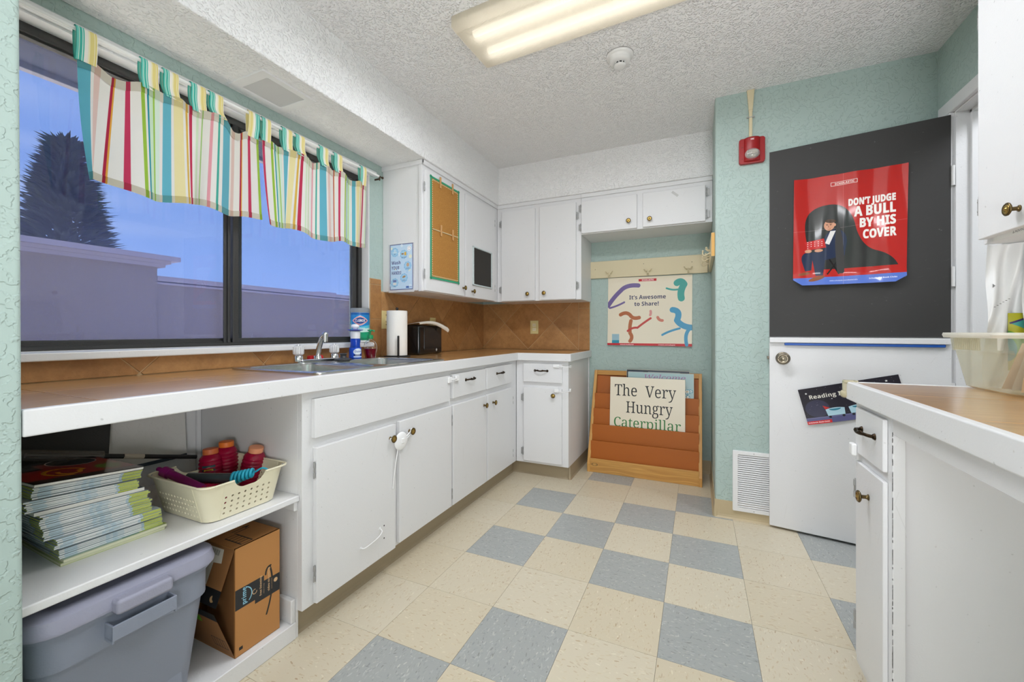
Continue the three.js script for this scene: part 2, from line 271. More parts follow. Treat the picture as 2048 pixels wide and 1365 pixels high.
// ---------- the window ----------
const BRONZE = M(0x454443, .42, { metalness: .4, bumpMap: fineTex, bumpScale: .0004 });
{
  const w = new THREE.Group(); w.name = 'window_1'; w.userData.kind = 'structure'; w.org = [0, 0, 0]; scene.add(w);
  const a = -1.235, b = -1.19, z0 = WIN.z0 + .004, z1 = WIN.z1, yb = 1.016, yt = 2.05;
  part('window_frame', [bx(a, yt - .03, z0, b, yt, z1), bx(a + .01, yt - .037, z0, b - .012, yt - .03, z1), bx(a, yb, z0, b, yb + .014, z1), bx(a, yb + .014, z0, b - .012, yb + .022, z1), bx(a, yb, z0, b, yt, z0 + .03), bx(a, yb, z0 + .03, b - .015, yt, z0 + .052)], BRONZE, w);
  const sash = (za, zb, x, s) => part('sash', [bx(x - .018, yb + .014, za, x, yb + .034, zb, .002), bx(x - .018, yt - .036, za, x, yt - .024, zb, .002), bx(x - .018, yb + .014, za, x, yt - .03, za + s, .003), bx(x - .018, yb + .014, zb - s, x, yt - .03, zb, .003)], BRONZE, w);
  sash(.205, z1, -1.213, .028); sash(z0 + .045, .262, -1.193, .03);
  part('meeting_stile', [bx(-1.2, yb + .014, .236, -1.186, yt - .03, .262, .003), bx(-1.197, yb + .014, .272, -1.187, yt - .03, .284, .002), bx(-1.2, yb + .014, .285, -1.192, yt - .03, .298, .002)], BRONZE, w);
  part('latch', [bx(-1.188, 1.64, .226, -1.18, 1.72, .25, .003), bx(-1.181, 1.66, .232, -1.174, 1.7, .244, .003)], DARKMETAL, w);
  const glass = M(0xf4f8fb, 0, { transmission: 1, thickness: 0, ior: 1.5, specularIntensity: .3 });
  part('pane', bx(-1.2235, yb + .02, .23, -1.2205, yt - .03, z1), glass, w);
  part('pane', bx(-1.2035, yb + .02, z0 + .05, -1.2005, yt - .03, .24), glass, w);
  part('insect_screen', bx(-1.2405, yb + .014, z0 + .03, -1.2395, yt - .02, z1), M(0x5a6090, .8, { transparent: true, opacity: .5 }), w);
  part('sill', [bx(-1.245, .985, WIN.z0 + .002, -1.18, yb, 1.09, .002), bx(-1.19, .987, WIN.z0 + .002, -1.088, 1.014, 1.09, .005), bx(-1.14, .987, -.535, -1.088, 1.014, WIN.z0 + .004, .004)], WHITE, w);
  part('jamb_lining', [bx(-1.19, 1.014, WIN.z0, XW + .002, 2.065, WIN.z0 + .006, .001), bx(-1.22, 2.05, WIN.z0, XW + .004, 2.064, 1.09, .001), bx(XW - .003, 2.058, -.574, -1.112, 2.085, 1.09, .004)], WHITE, w);
}

// ---------- fittings shared by the cabinets ----------
function profileKnob() {
  const a = lathe([[0, .0], [.0085, .0], [.008, .002], [.006, .003], [.0052, .006], [.0052, .016], [.012, .018], [.0165, .021], [.0168, .0235], [.0145, .0255], [.012, .0245]], 28), b = lathe([[.012, .0245], [.0095, .0262], [.0075, .0252], [.005, .0262], [.0035, .0285], [0, .0288]], 24);
  const g = mergeGeometries([a.toNonIndexed(), b.toNonIndexed()], true); return g.rotateX(Math.PI / 2);
}
const KNOB = profileKnob(), KNOB_M = [BRASS, BRASS_LIGHT];
const PULL = G([tube([[-.048, 0, .004], [-.043, .001, .013], [-.03, .002, .02], [-.012, 0, .0235], [.012, 0, .0235], [.03, .002, .02], [.043, .001, .013], [.048, 0, .004]], .0048, 28, 8), rotX(cyl(.0095, .007, .005, 14), Math.PI / 2).translate(-.048, 0, 0), rotX(cyl(.0095, .007, .005, 14), Math.PI / 2).translate(.048, 0, 0), tube([[-.03, .002, .02], [-.02, .006, .0235], [-.008, .001, .026]], .0035, 10, 6), tube([[.03, .002, .02], [.02, .006, .0235], [.008, .001, .026]], .0035, 10, 6)]);
const HINGE = G([bx(-.016, -.024, 0, -.004, .024, .0018, .0006), cyl(.0042, .0042, .018, 10).translate(0, -.027, .003), cyl(.0042, .0042, .018, 10).translate(0, .009, .003), cyl(.0025, .0025, .03, 8).translate(0, -.015, .002), bx(-.006, -.03, 0, .003, -.022, .0025, .0008), bx(-.006, .022, 0, .003, .03, .0025, .0008), cyl(.0022, .0022, .0026, 8).rotateX(Math.PI / 2).translate(-.011, .014, .0012), cyl(.0022, .0022, .0026, 8).rotateX(Math.PI / 2).translate(-.011, -.014, .0012)]);
const HINGE_M = M(0xa9a9a8, .4, { metalness: .4 });
const TURN = { z: 0, x: Math.PI / 2, '-x': -Math.PI / 2 };
// point on a face: axis it looks along, its plane, the coordinate along it, height, distance off it
const onFace = (ax, pl, a, y, off = 0) => (ax === 'z' ? [a, y, pl + off] : ax === 'x' ? [pl + off, y, a] : [pl - off, y, a]);
function slab(ax, pl, a0, a1, y0, y1, t, r = .003) { return ax === 'z' ? bx(a0, y0, pl, a1, y1, pl + t, r) : ax === 'x' ? bx(pl, y0, a0, pl + t, y1, a1, r) : bx(pl - t, y0, a0, pl, y1, a1, r); }
const DT = .02;
function leaf(kind, root, ax, pl, a0, a1, y0, y1, o = {}) {
  const T = o.t ?? DT, d = part(kind, slab(ax, pl, Math.min(a0, a1), Math.max(a0, a1), y0, y1, T), WHITE, root), front = ax === '-x' ? pl - T : pl + T;
  if (o.knob) put('knob', KNOB, KNOB_M, d, onFace(ax, front, ...o.knob), [0, TURN[ax], 0]);
  if (o.pull) put('handle', PULL, BRASS_DARK, d, onFace(ax, front, ...o.pull), [0, TURN[ax], 0]);
  for (const y of o.hinges ?? []) { const m = put('hinge', HINGE, HINGE_M, d, onFace(ax, pl, o.at, y, T * .5 + .002), [0, TURN[ax], o.flip ? Math.PI : 0]); }
  return d;
}

// ---------- base cabinets under the window ----------
const FX = -.525, FZ = -1.42, YD0 = .115, YD1 = .668, YW0 = .708, YW1 = .842, YU = .866;
{
  const s = thing('sink_cabinet', 'white painted sink cabinet with long false drawer front and knobs tied together', 'cabinet', [-.83, 0, -.03]);
  part('carcass', [bx(XW + .012, .1, .414, -.5472, YU, .434, .001), bx(XW + .012, .1, -.5, -.5472, .118, .4138), bx(-.547, .1, -.5, FX, YU, .434, .002), bx(XW + .012, .1, -.5, XW + .02, YU, .42)], WHITE, s);
  const holes = [.239, .185].map((y) => rotZ(cyl(.0032, .0032, .0012, 10), -Math.PI / 2).translate(FX + DT - .0004, y, .045));
  part('false_front', slab('x', FX, -.478, .397, .699, .839, DT), WHITE, s);
  const d1 = leaf('door', s, 'x', FX, -.03, .39, YD0 - .008, .664, { knob: [.006, .607], hinges: [.585, .216], at: .396, flip: true });
  leaf('door', s, 'x', FX, -.492, -.058, YD0, .67, { knob: [-.126, .612] });
  for (const g of holes) part('screw_hole', g, BLACK, d1);
  part('toe_kick', [cove([-.578, -.5], [-.578, .4245], [1, 0]), bx(-.7, 0, -.5, -.577, .1, .42)], TOE, s);
  const bail = part('bail_handle', [tube([[FX + DT, .237, .07], [FX + DT + .012, .228, .07], [FX + DT + .014, .215, .09], [FX + DT + .014, .205, .15], [FX + DT + .012, .204, .176], [FX + DT, .205, .18]], .0028, 30, 8), rotZ(cyl(.006, .005, .003, 12), -Math.PI / 2).translate(FX + DT, .237, .07), rotZ(cyl(.006, .005, .003, 12), -Math.PI / 2).translate(FX + DT, .205, .18)], WHITE_PLAIN, s);
  tag(bail, 'small white painted bail handle');
}
{
  const s = thing('drawer_cabinet', 'white painted cabinet with two small drawers over two doors, right of the sink cabinet', 'cabinet', [-.83, 0, -.96]);
  part('carcass', [bx(XW + .012, .1, -1.42, -.547, .118, -.502), bx(-.547, .1, -1.418, FX, YU, -.502, .002), bx(XW + .012, .1, -1.42, XW + .02, YU, -.502)], WHITE, s);
  leaf('drawer', s, 'x', FX, -.892, -.505, YW0, YW1, { pull: [-.69, .798] });
  leaf('drawer', s, 'x', FX, -1.3, -.91, YW0, YW1 + .003, { pull: [-1.098, .797] });
  leaf('door', s, 'x', FX, -.905, -.508, YD0, .67, { knob: [-.866, .612], hinges: [.587, .179], at: -.502, flip: true });
  leaf('door', s, 'x', FX, -1.318, -.92, YD0, .672, { knob: [-.992, .611], hinges: [.575, .186], at: -1.325 });
  part('toe_kick', [cove([-.578, -1.475], [-.578, -.5], [1, 0]), bx(-.7, 0, -1.475, -.577, .1, -.5)], TOE, s);
}
{
  const s = thing('corner_cabinet', 'white painted end cabinet with one drawer and one door, beside the book rack', 'cabinet', [-.32, 0, -1.72]);
  part('carcass', [bx(-.115 - .02, .1, ZB + .006, -.115, YU, FZ - .0202, .001), bx(-.5245, .1, FZ - .02, -.115, YU, FZ, .002), bx(-.53, .1, ZB + .006, -.135, .118, FZ - .02), bx(-.53, .1, ZB + .005, -.135, YU, ZB + .012)], WHITE, s);
  part('scribe_moulding', bx(-.118, .1, ZB + .002, -.108, YU, ZB + .014, .002), WHITE, s);
  leaf('drawer', s, 'z', FZ, -.459, -.157, YW0, YW1 + .002, { pull: [-.317, .793] });
  leaf('door', s, 'z', FZ, -.457, -.16, YD0 + .004, .667, { knob: [-.218, .617], hinges: [.589, .188], at: -.463, flip: false });
  part('toe_kick', [cove([-.578, -1.475], [-.122, -1.475], [0, 1]), cove([-.122, -1.475], [-.122, ZB + .004], [1, 0]), cyl(.014, .004, .1, 12).translate(-.122, 0, -1.474), bx(-.56, 0, ZB + .006, -.123, .1, -1.476)], TOE, s);
}
{ // open shelving left of the sink
  const s = thing('open_shelf_unit', 'white open shelving under the counter holding books, basket, tote and carton', 'shelf', [-.82, 0, .76]);
  part('back_panel', [bx(XW + .004, .05, .434, XW + .016, YU, 1.09), bx(XW + .016, .06, .436, XW + .03, YU, .452, .003)], WHITE, s);
  part('shelf', [bx(XW + .012, .486, .4345, -.535, .507, 1.093, .004)], WHITE, s);
  part('cleat', [bx(XW + .03, .452, .4345, -.545, .486, .449, .003)], WHITE, s);
  part('bottom_board', [bx(XW + .012, .0, .4345, -.552, .058, 1.093, .003)], WHITE, s);
  part('base_block', [bx(-.63, .058, .4345, -.556, .14, .452, .004), bx(-.64, 0, .425, -.556, .1, .4346)], WHITE, s);
}

// ---------- countertops ----------
const SINK = { x0: -1.05, x1: -.522, z0: -.468, z1: .365 };
function rectMinus([x0, z0, x1, z1], [a0, b0, a1, b1]) {
  if (a1 <= x0 || a0 >= x1 || b1 <= z0 || b0 >= z1) return [[x0, z0, x1, z1]];
  const o = [], zz0 = Math.max(z0, b0), zz1 = Math.min(z1, b1);
  if (z0 < b0) o.push([x0, z0, x1, b0]); if (z1 > b1) o.push([x0, b1, x1, z1]); if (x0 < a0) o.push([x0, zz0, a0, zz1]); if (x1 > a1) o.push([a1, zz0, x1, zz1]);
  return o.filter((r) => r[2] - r[0] > .012 && r[3] - r[1] > .012);
}
{
  const s = thing('countertop', 'long L-shaped brown tiled countertop with white edge below the window', 'countertop', [-.82, .866, -.45]);
  const hole = [SINK.x0 + .02, SINK.z0 + .02, SINK.x1 - .02, SINK.z1 - .02];
  const sh = polyShape([[XW + .012, -1.093], [-.512, -1.093], [-.512, 1.406], [-.106, 1.406], [-.106, -ZB - .011], [XW + .012, -ZB - .011]]);
  sh.holes.push(new THREE.Path([V2(hole[0], -hole[1]), V2(hole[0], -hole[3]), V2(hole[2], -hole[3]), V2(hole[2], -hole[1])]));
  part('substrate', metres(ext(sh, .046).rotateX(-Math.PI / 2).translate(0, .867, 0)), GROUT, s);
  const zs = [1.093, .965, .63, .297, -.036, -.369, -.702, -1.035, -1.368, -1.7, ZB + .012].reverse(), cols = [[XW + .012, -.83], [-.83, -.515]];
  const rects = [];
  for (let k = 0; k + 1 < zs.length; k++) { for (const [a, b] of cols) rects.push([a, zs[k], b, zs[k + 1]]); if (zs[k + 1] <= -1.368) for (const [a, b] of [[-.515, -.31], [-.31, -.112]]) rects.push([a, zs[k], b, Math.min(zs[k + 1], -1.41)]); }
  for (const r of rects) for (const q of rectMinus(r, hole)) part('tile', metres(bx(q[0] + .0015, .9125, q[1] + .0015, q[2] - .0015, .92, q[3] - .0015, .0012), 1, rnd() * 2, rnd() * 2, true), COUNTER, s);
  part('edge_trim', [bx(-.516, .866, -1.39, -.495, .9215, 1.0935, .004), bx(-.516, .866, -1.411, -.09, .9215, -1.39, .004), bx(-.111, .866, ZB + .004, -.09, .9215, -1.4112, .004)], WHITE, s);
}
const RF = 1.181, RZ0 = -.185;
{
  const s = thing('countertop', 'wood-toned tiled countertop with chipped white edge in front of the door', 'countertop', [1.48, .866, .63]);
  part('substrate', bx(1.18, .867, RZ0 + .02, XR - .002, .913, 1.423), GROUT, s);
  const zs = [RZ0 + .018, .103, .433, .763, 1.093, 1.423], xs = [1.181, 1.49, XR - .004];
  for (let k = 0; k + 1 < zs.length; k++) for (let i = 0; i < 2; i++) part('tile', metres(bx(xs[i] + .0012, .9125, zs[k] + .0015, xs[i + 1] - .0012, .92, zs[k + 1] - .0015, .0012), 1, rnd() * 2, rnd() * 2), COUNTER, s);
  part('edge_trim', [bx(1.16, .866, RZ0, 1.181, .9215, 1.44, .004), bx(1.1812, .866, 1.423, XR - .003, .9215, 1.44, .004), bx(1.1812, .866, RZ0 + .0005, XR - .003, .9215, RZ0 + .0175, .004)], WHITE, s);
}
{ // narrow cabinet and kneehole on the right
  const s = thing('base_cabinet', 'narrow white base cabinet with chipped stile beside the open kneehole', 'cabinet', [1.5, 0, .0]);
  part('carcass', [bx(RF + .02, .06, -.165, XR - .003, YU, -.15), bx(RF, .06, -.165, RF + .026, YU, .097, .002), bx(RF + .0262, .0, .06, XR - .003, YU, .075), bx(RF + .05, 0, -.165, RF + .06, .07, .1), bx(XR - .02, .0, -.15, XR - .004, YU, .09)], WHITE, s);
  leaf('drawer', s, '-x', RF, -.132, .07, .713, .85, { t: .011, pull: [-.03, .793] });
  leaf('door', s, '-x', RF, -.132, .071, .1, .688, { t: .011, knob: [-.028, .612], hinges: [.6, .2], at: -.139 });
  const chips = []; const r = rngOf(5);
  for (let y = .1; y < .82; y += .003 + r() * .026) { const h = .004 + r() * r() * .045, w = .0008 + r() * .002, pts = []; for (let k = 0; k <= 5; k++) pts.push([.0972, y + h * k / 5]); for (let k = 5; k >= 0; k--) pts.push([.0972 - w * (.35 + .65 * r()), y + h * k / 5]); chips.push(metres(ext(polyShape(pts), .0008).applyMatrix4(new THREE.Matrix4().set(0, 0, 1, RF - .0004, 0, 1, 0, 0, 1, 0, 0, 0, 0, 0, 0, 1)))); }
  tag(part('paint_chips', chips, CHIP, s), 'grey patches where white paint has chipped off the stile edge');
}
{
  const s = thing('kneehole_apron', 'white apron rail under the counter edge above the open kneehole', 'rail', [1.2, 0, .76]);
  part('rail', bx(RF, .818, .0975, RF + .02, YU, 1.43, .002), WHITE, s);
  part('end_panel', bx(RF, .0, 1.41, XR - .004, .818, 1.43, .002), WHITE, s);
}

// ---------- wall cabinets ----------
const UX = -.82, UZ = -1.69, YB = 1.331;
{
  const s = thing('wall_cabinet', 'white wall cabinet with burlap board and little chalkboard, nearest the window', 'cabinet', [-.98, YB, -1.16]);
  part('carcass', [bx(XW + .002, YB + .006, -1.69, UX, YS - .001, -.65, .002), bx(UX - .03, YB, -1.69, UX + .001, YB + .02, -.65, .002)], WHITE, s);
  part('stile', bx(UX - .022, YB, -.652, UX + .0015, YS - .02, -.642, .002), WHITE, s);
  leaf('door', s, 'x', UX, -1.123, -.658, YB + .004, 2.085, { knob: [-1.1, 1.393], hinges: [1.98, 1.44], at: -.652, flip: true });
  leaf('door', s, 'x', UX, -1.605, -1.138, YB + .002, 2.083, { knob: [-1.228, 1.38], hinges: [1.98, 1.44], at: -1.612 });
  part('crown_moulding', [bx(UX, YS - .03, -1.69, UX + .012, YS, -.638, .004), bx(XW, YS - .03, -.65, UX + .012, YS, -.638, .004)], WHITE, s);
}
{
  const s = thing('wall_cabinet', 'white two-door wall cabinet in the corner above the brown splashback', 'cabinet', [-.46, YB, -1.85]);
  part('carcass', [bx(UX, YB, ZB + .001, -.093, YS - .001, UZ, .002)], WHITE, s);
  leaf('door', s, 'z', UZ, -.772, -.471, YB + .004, 2.084, { knob: [-.529, 1.387], hinges: [1.983, 1.43], at: -.778 });
  leaf('door', s, 'z', UZ, -.432, -.131, YB + .004, 2.086, { knob: [-.387, 1.389], hinges: [1.98, 1.44], at: -.125, flip: true });
  part('crown_moulding', bx(UX, YS - .03, UZ, -.092, YS, UZ + .012, .004), WHITE, s);
}
{
  const s = thing('wall_cabinet', 'short white wall cabinet bridging the niche above the coat hooks', 'cabinet', [.365, 1.832, -1.85]);
  part('carcass', [bx(-.092, 1.832, ZB + .001, .823, YS - .001, UZ, .002)], WHITE, s);
  leaf('door', s, 'z', UZ, -.088, .326, 1.838, 2.086, { knob: [.269, 1.893], hinges: [2.033, 1.886], at: -.094 });
  leaf('door', s, 'z', UZ, .367, .779, 1.839, 2.086, { knob: [.416, 1.891], hinges: [2.039, 1.887], at: .786, flip: true });
  part('tape_mark', bx(-.008, -.026, 0, .008, .026, .0008).rotateZ(.85).translate(.585, 2.05, UZ + DT), M(0xc9c9c7, .35), s);
  part('crown_moulding', bx(-.092, YS - .03, UZ, .823, YS, UZ + .012, .004), WHITE, s);
}
{
  const s = thing('wall_cabinet', 'white wall cabinet above the clear bin, a name strip along its bottom edge', 'cabinet', [1.65, YB, .35]);
  part('carcass', [bx(1.49, YB, -.215, XR - .002, YC - .002, 1.0, .002)], WHITE, s);
  leaf('door', s, '-x', 1.49, -.2, .22, YB + .012, 2.4, { knob: [-.03, 1.389], hinges: [1.981, 1.441], at: -.2 });
  leaf('door', s, '-x', 1.49, .24, .66, YB + .012, 2.4, { knob: [.62, 1.389] });
  const strip = canvasTex(1024, 64, (c, w, h) => { c.fillStyle = '#efefec'; c.fillRect(0, 0, w, h); c.fillStyle = '#3a3a40'; c.font = 'italic 34px sans-serif'; c.fillText('Donovan', 130, 42); });
  const g = new THREE.PlaneGeometry(.6, .018).rotateY(-Math.PI / 2).translate(1.4885, YB + .0095, .13);
  tag(part('name_strip', g, M(0xffffff, .6, { map: strip, side: THREE.DoubleSide }), s), 'paper strip with a handwritten name');
}

// ---------- sink and tap ----------
{
  const s = thing('sink', 'stainless steel double bowl sink set in the tiled counter', 'sink', [-.785, .92, -.05]);
  const sh = rrect(SINK.x0, -SINK.z1, SINK.x1, -SINK.z0, .035), B = [[-.99, -.557, .02, .338], [-.945, -.557, -.43, -.045]];
  for (const [x0, x1, z0, z1] of B) sh.holes.push(rrect(x0, -z1, x1, -z0, .055, THREE.Path));
  part('rim', [metres(ext(sh, .006, .0025, 10).rotateX(-Math.PI / 2).translate(0, .9205, 0))], STEEL, s);
  for (const [x0, x1, z0, z1] of B) {
    const r = (y, k, q) => [y, x0 + k, x1 - k, z0 + k, z1 - k, q];
    const b = part('bowl', [loft([r(.9265, -.003, .058), r(.922, .003, .053), r(.9, .006, .05), r(.79, .016, .05), r(.765, .026, .045), r(.755, .05, .04)].reverse(), true)], STEEL, s);
    part('drain', [lathe([[0, .002], [.03, .002], [.044, .005], [.05, .004], [.05, 0]], 24).translate((x0 + x1) / 2, .757, (z0 + z1) / 2)], CHROME, b);
  }
}
const CLEAR = M(0xffffff, .1, { transmission: .68, thickness: 0, ior: 1.49 });
{
  const s = thing('faucet', 'chrome two-handle faucet with clear ribbed knobs behind the sink', 'faucet', [-1.035, .927, -.062]);
  part('base_plate', [metres(ext(rrect(-1.063, -.062, -1.005, .186, .022), .012, .004).rotateX(-Math.PI / 2).translate(0, .927, 0)), lathe([[0, .03], [.012, .03], [.02, .024], [.024, 0]], 20).translate(-1.035, .935, .046), lathe([[0, .03], [.012, .03], [.02, .024], [.024, 0]], 20).translate(-1.035, .935, -.17), lathe([[0, .022], [.018, .022], [.022, 0]], 20).translate(-1.035, .935, -.062)], CHROME, s);
  part('spout', [tube([[-1.035, .945, -.062], [-1.03, .965, -.06], [-.985, 1.03, -.04], [-.96, 1.056, -.032], [-.942, 1.064, -.025]], .0135, 24, 14), new THREE.SphereGeometry(.0155, 16, 12).translate(-.937, 1.064, -.024), cyl(.0115, .0135, .032, 16).translate(-.934, 1.034, -.022), cyl(.0125, .0125, .006, 16).translate(-.934, 1.03, -.022)], CHROME, s);
  for (const z of [.046, -.17]) {
    const ribs = [lathe([[0, 0], [.02, 0], [.0225, .006], [.0225, .036], [.0195, .044], [.012, .047], [0, .047]], 32)];
    for (let k = 0; k < 12; k++) ribs.push(cyl(.0042, .0046, .034, 8).translate(.021 * Math.cos(k * Math.PI / 6), .006, .021 * Math.sin(k * Math.PI / 6)));
    const h = part('handle', G(ribs).translate(-1.035, .965, z), CLEAR, s);
    part('index_cap', cyl(.009, .009, .002, 18).translate(-1.035, 1.0125, z), CHROME, h);
  }
}
single('sink_stopper', lathe([[0, .0], [.034, .0], [.043, .004], [.043, .008], [.03, .013], [.016, .016], [.0145, .03], [.019, .034], [.019, .038], [0, .039]], 32), M(0x3a3b3e, .45), 'grey rubber sink stopper lying between tap and blue soap bottle', 'stopper', null, [-.955, .9275, -.155]);

// ---------- things round the sink ----------
function wrapCyl(r, h, y, tex, rough = .35, n = 48) { const g = new THREE.CylinderGeometry(r, r, h, n, 1, true).translate(0, h / 2 + y, 0); return [g, M(0xffffff, rough, { map: tex })]; }
{
  const s = thing('wipes_canister', 'tall disinfecting wipes canister, blue and green label, grey lid, on the sill', 'canister', [-1.132, 1.015, -.452]);
  s.org = null; s.rotation.y = 0.4;
  const R = .054, L = canvasTex(1024, 512, (c, w, h) => {
    let g = c.createLinearGradient(0, 0, 0, h); c.fillStyle = '#1b84c9'; c.fillRect(0, 0, w, h);
    c.fillStyle = '#0c5ea8'; c.fillRect(0, 0, w, 40);
    c.fillStyle = '#58c6de'; c.beginPath(); c.moveTo(0, 300); c.quadraticCurveTo(w / 2, 190, w, 130); c.lineTo(w, 340); c.lineTo(0, 420); c.fill();
    c.fillStyle = '#cfeee6'; c.beginPath(); c.moveTo(0, 330); c.quadraticCurveTo(w / 2, 260, w, 210); c.lineTo(w, 340); c.lineTo(0, 430); c.fill();
    c.fillStyle = '#17a072'; c.beginPath(); c.moveTo(0, 380); c.quadraticCurveTo(w / 2, 350, w, 300); c.lineTo(w, h); c.lineTo(0, h); c.fill();
    c.fillStyle = '#0f8a5f'; c.fillRect(0, 470, w, 42);
    for (const x of [180, 692]) { // the maker's lozenge, front and back
      c.save(); c.translate(x, 150); const loz = (a, b) => { c.beginPath(); c.moveTo(-a, 0); c.quadraticCurveTo(-a * .45, -b * .8, 0, -b); c.quadraticCurveTo(a * .45, -b * .8, a, 0); c.quadraticCurveTo(a * .45, b * .8, 0, b); c.quadraticCurveTo(-a * .45, b * .8, -a, 0); c.fill(); };
      c.fillStyle = '#fff'; loz(150, 92); c.fillStyle = '#d8232f'; loz(142, 84); c.fillStyle = '#fff'; loz(126, 72); c.fillStyle = '#143a86'; loz(120, 66);
      c.fillStyle = '#fff'; c.font = 'bold 56px sans-serif'; c.textAlign = 'center'; c.scale(.8, 1.1); c.fillText('CLOROX', 0, 19); c.restore();
      c.fillStyle = '#fff'; c.textAlign = 'center'; c.font = 'bold 26px sans-serif'; c.fillText('DISINFECTING', x, 300); c.fillText('WIPES', x, 330);
    }
  });
  const [g, m] = wrapCyl(R, .165, .014, L);
  part('body', [lathe([[0, 0], [R - .004, 0], [R - .001, .003], [R - .001, .182], [R - .004, .186]], 40)], M(0xeef2f0, .35), s);
  part('label', g.scale(1.004, 1, 1.004).rotateY(-.72), m, s);
  part('lid', lathe([[R - .001, .18], [R + .001, .183], [R + .001, .202], [R - .003, .206], [R - .014, .206], [R - .016, .203], [0, .203]], 40), M(0x8a8f93, .5), s);
}
{
  const s = thing('dish_soap_bottle', 'blue dish soap pump bottle with white cap beside the sink', 'bottle', [-1.03, .9205, -.312]); s.org = null;
  const prof = [[0, 0], [.032, 0], [.036, .004], [.037, .02], [.034, .05], [.03, .075], [.0285, .09], [.031, .108], [.029, .118], [.022, .124]];
  part('body', lathe(prof, 36).scale(1, 1, .8), M(0x2a66e6, .08, { transmission: .6, thickness: .05, ior: 1.36, attenuationColor: new THREE.Color(.1, .32, .95), attenuationDistance: .06 }), s);
  const L = canvasTex(512, 256, (c, w, h) => { c.clearRect(0, 0, w, h); c.fillStyle = '#1c57d8'; c.fillRect(0, 0, w, h); c.fillStyle = '#e9f3fb'; c.beginPath(); c.ellipse(330, 95, 130, 78, -.1, 0, 7); c.fill(); c.fillStyle = '#1c3f9c'; c.font = 'bold 78px serif'; c.fillText('Dawn', 235, 120); c.fillStyle = '#0b2a60'; c.fillRect(210, 168, 260, 42); c.fillStyle = '#fff'; c.font = 'bold 26px sans-serif'; c.fillText('PLATINUM', 250, 198); c.fillStyle = '#cfe0f5'; c.fillRect(210, 214, 260, 30); });
  part('label', new THREE.CylinderGeometry(.0352, .0378, .056, 40, 1, true, -.9, 3.2).translate(0, .041, 0).scale(1, 1, .8), M(0xffffff, .3, { map: L, side: THREE.DoubleSide }), s);
  part('cap', [lathe([[.022, .118], [.028, .122], [.0285, .158], [.026, .162], [0, .162]], 32).scale(1, 1, .85)], M(0xf2f4f6, .35), s);
  part('splash_disc', lathe([[0, .162], [.025, .163], [.041, .167], [.043, .17], [.04, .1705], [.02, .168], [0, .168]], 36), M(0x1b2fae, .3), s);
  part('pump', [lathe([[0, .168], [.013, .168], [.013, .178], [.021, .182], [.022, .192], [.016, .2], [0, .2025]], 28)], M(0xf2f4f6, .35), s);
}
{
  const s = thing('hand_soap_bottle', 'clear hand soap pump bottle half full of red soap', 'bottle', [-.988, .9205, -.385]); s.org = null;
  const outer = [[0, 0], [.026, 0], [.031, .003], [.038, .03], [.043, .058], [.0435, .07], [.041, .084], [.033, .1], [.018, .11], [.0135, .113], [.0135, .12]];
  part('body', lathe([...outer, ...outer.slice(1).reverse().map(([r, y]) => [Math.max(r - .0022, 0), Math.max(y, .003)]), [0, .003]], 40).scale(1, 1, .66), M(0xffffff, .04, { transmission: 1, thickness: .002, ior: 1.45 }), s);
  part('soap', lathe([[0, .0035], [.0255, .0035], [.029, .006], [.0355, .03], [.0403, .058], [.0405, .062], [0, .062]], 36).scale(1, 1, .64), M(0xb8102c, .1, { transmission: .55, thickness: .04, ior: 1.36, attenuationColor: new THREE.Color(.75, .03, .1), attenuationDistance: .05 }), s);
  part('collar', lathe([[0, .117], [.016, .117], [.0165, .121], [.0165, .137], [.014, .14], [0, .14]], 24), M(0x0f8f55, .35), s);
  part('pump', [cyl(.0045, .0045, .022, 12).translate(0, .139, 0), lathe([[0, .16], [.009, .16], [.011, .163], [.011, .169], [.006, .172], [0, .172]], 20), bx(0, .162, -.0055, .03, .169, .0055, .003), bx(.024, .157, -.004, .03, .166, .004, .002), bx(-.02, .164, -.005, 0, .1695, .005, .003)], M(0x13965c, .35), s);
}
{
  const s = thing('paper_towel_holder', 'black paper towel holder under the white roll on the counter', 'holder', [-.985, .92, -.612]); s.org = null;
  part('base', lathe([[0, 0], [.078, 0], [.082, .003], [.08, .008], [.03, .011], [0, .011]], 40), BLACK, s);
  part('post', [cyl(.006, .006, .29, 14).translate(0, .01, 0), new THREE.SphereGeometry(.009, 14, 10).translate(0, .303, 0)], BLACK, s);
  part('tension_arm', [bx(.052, .008, .048, .06, .135, .062, .003)], BLACK, s);
}
single('paper_towel_roll', (() => { const a = [[.02, 0], [.0615, 0], [.0625, .002], [.0625, .275], [.061, .278], [.02, .278], [.02, 0]]; return lathe(a, 56); })(), M(0xf1eee8, .85, { bumpMap: fineTex, bumpScale: .0006 }), 'upright white paper towel roll beside the sink', 'paper towels', null, [-.985, .932, -.612]);
{
  const s = thing('towel_dispenser', 'glossy black folded paper towel dispenser against the splashback', 'dispenser', [-1.052, .92, -.985]); s.org = null; s.rotation.y = .06;
  part('body', [bx(-.07, 0, -.155, .055, .205, .15, .016)], M(0x0f1113, .1), s);
  part('window_panel', bx(.052, .03, -.125, .0575, .185, .09, .008), M(0x1c2124, .05), s);
  part('lock', [cyl(.007, .007, .004, 16).rotateZ(-Math.PI / 2).translate(.055, .03, -.07), bx(.056, .018, -.073, .0585, .04, -.067, .002)], M(0xd8d8d6, .3), s);
}
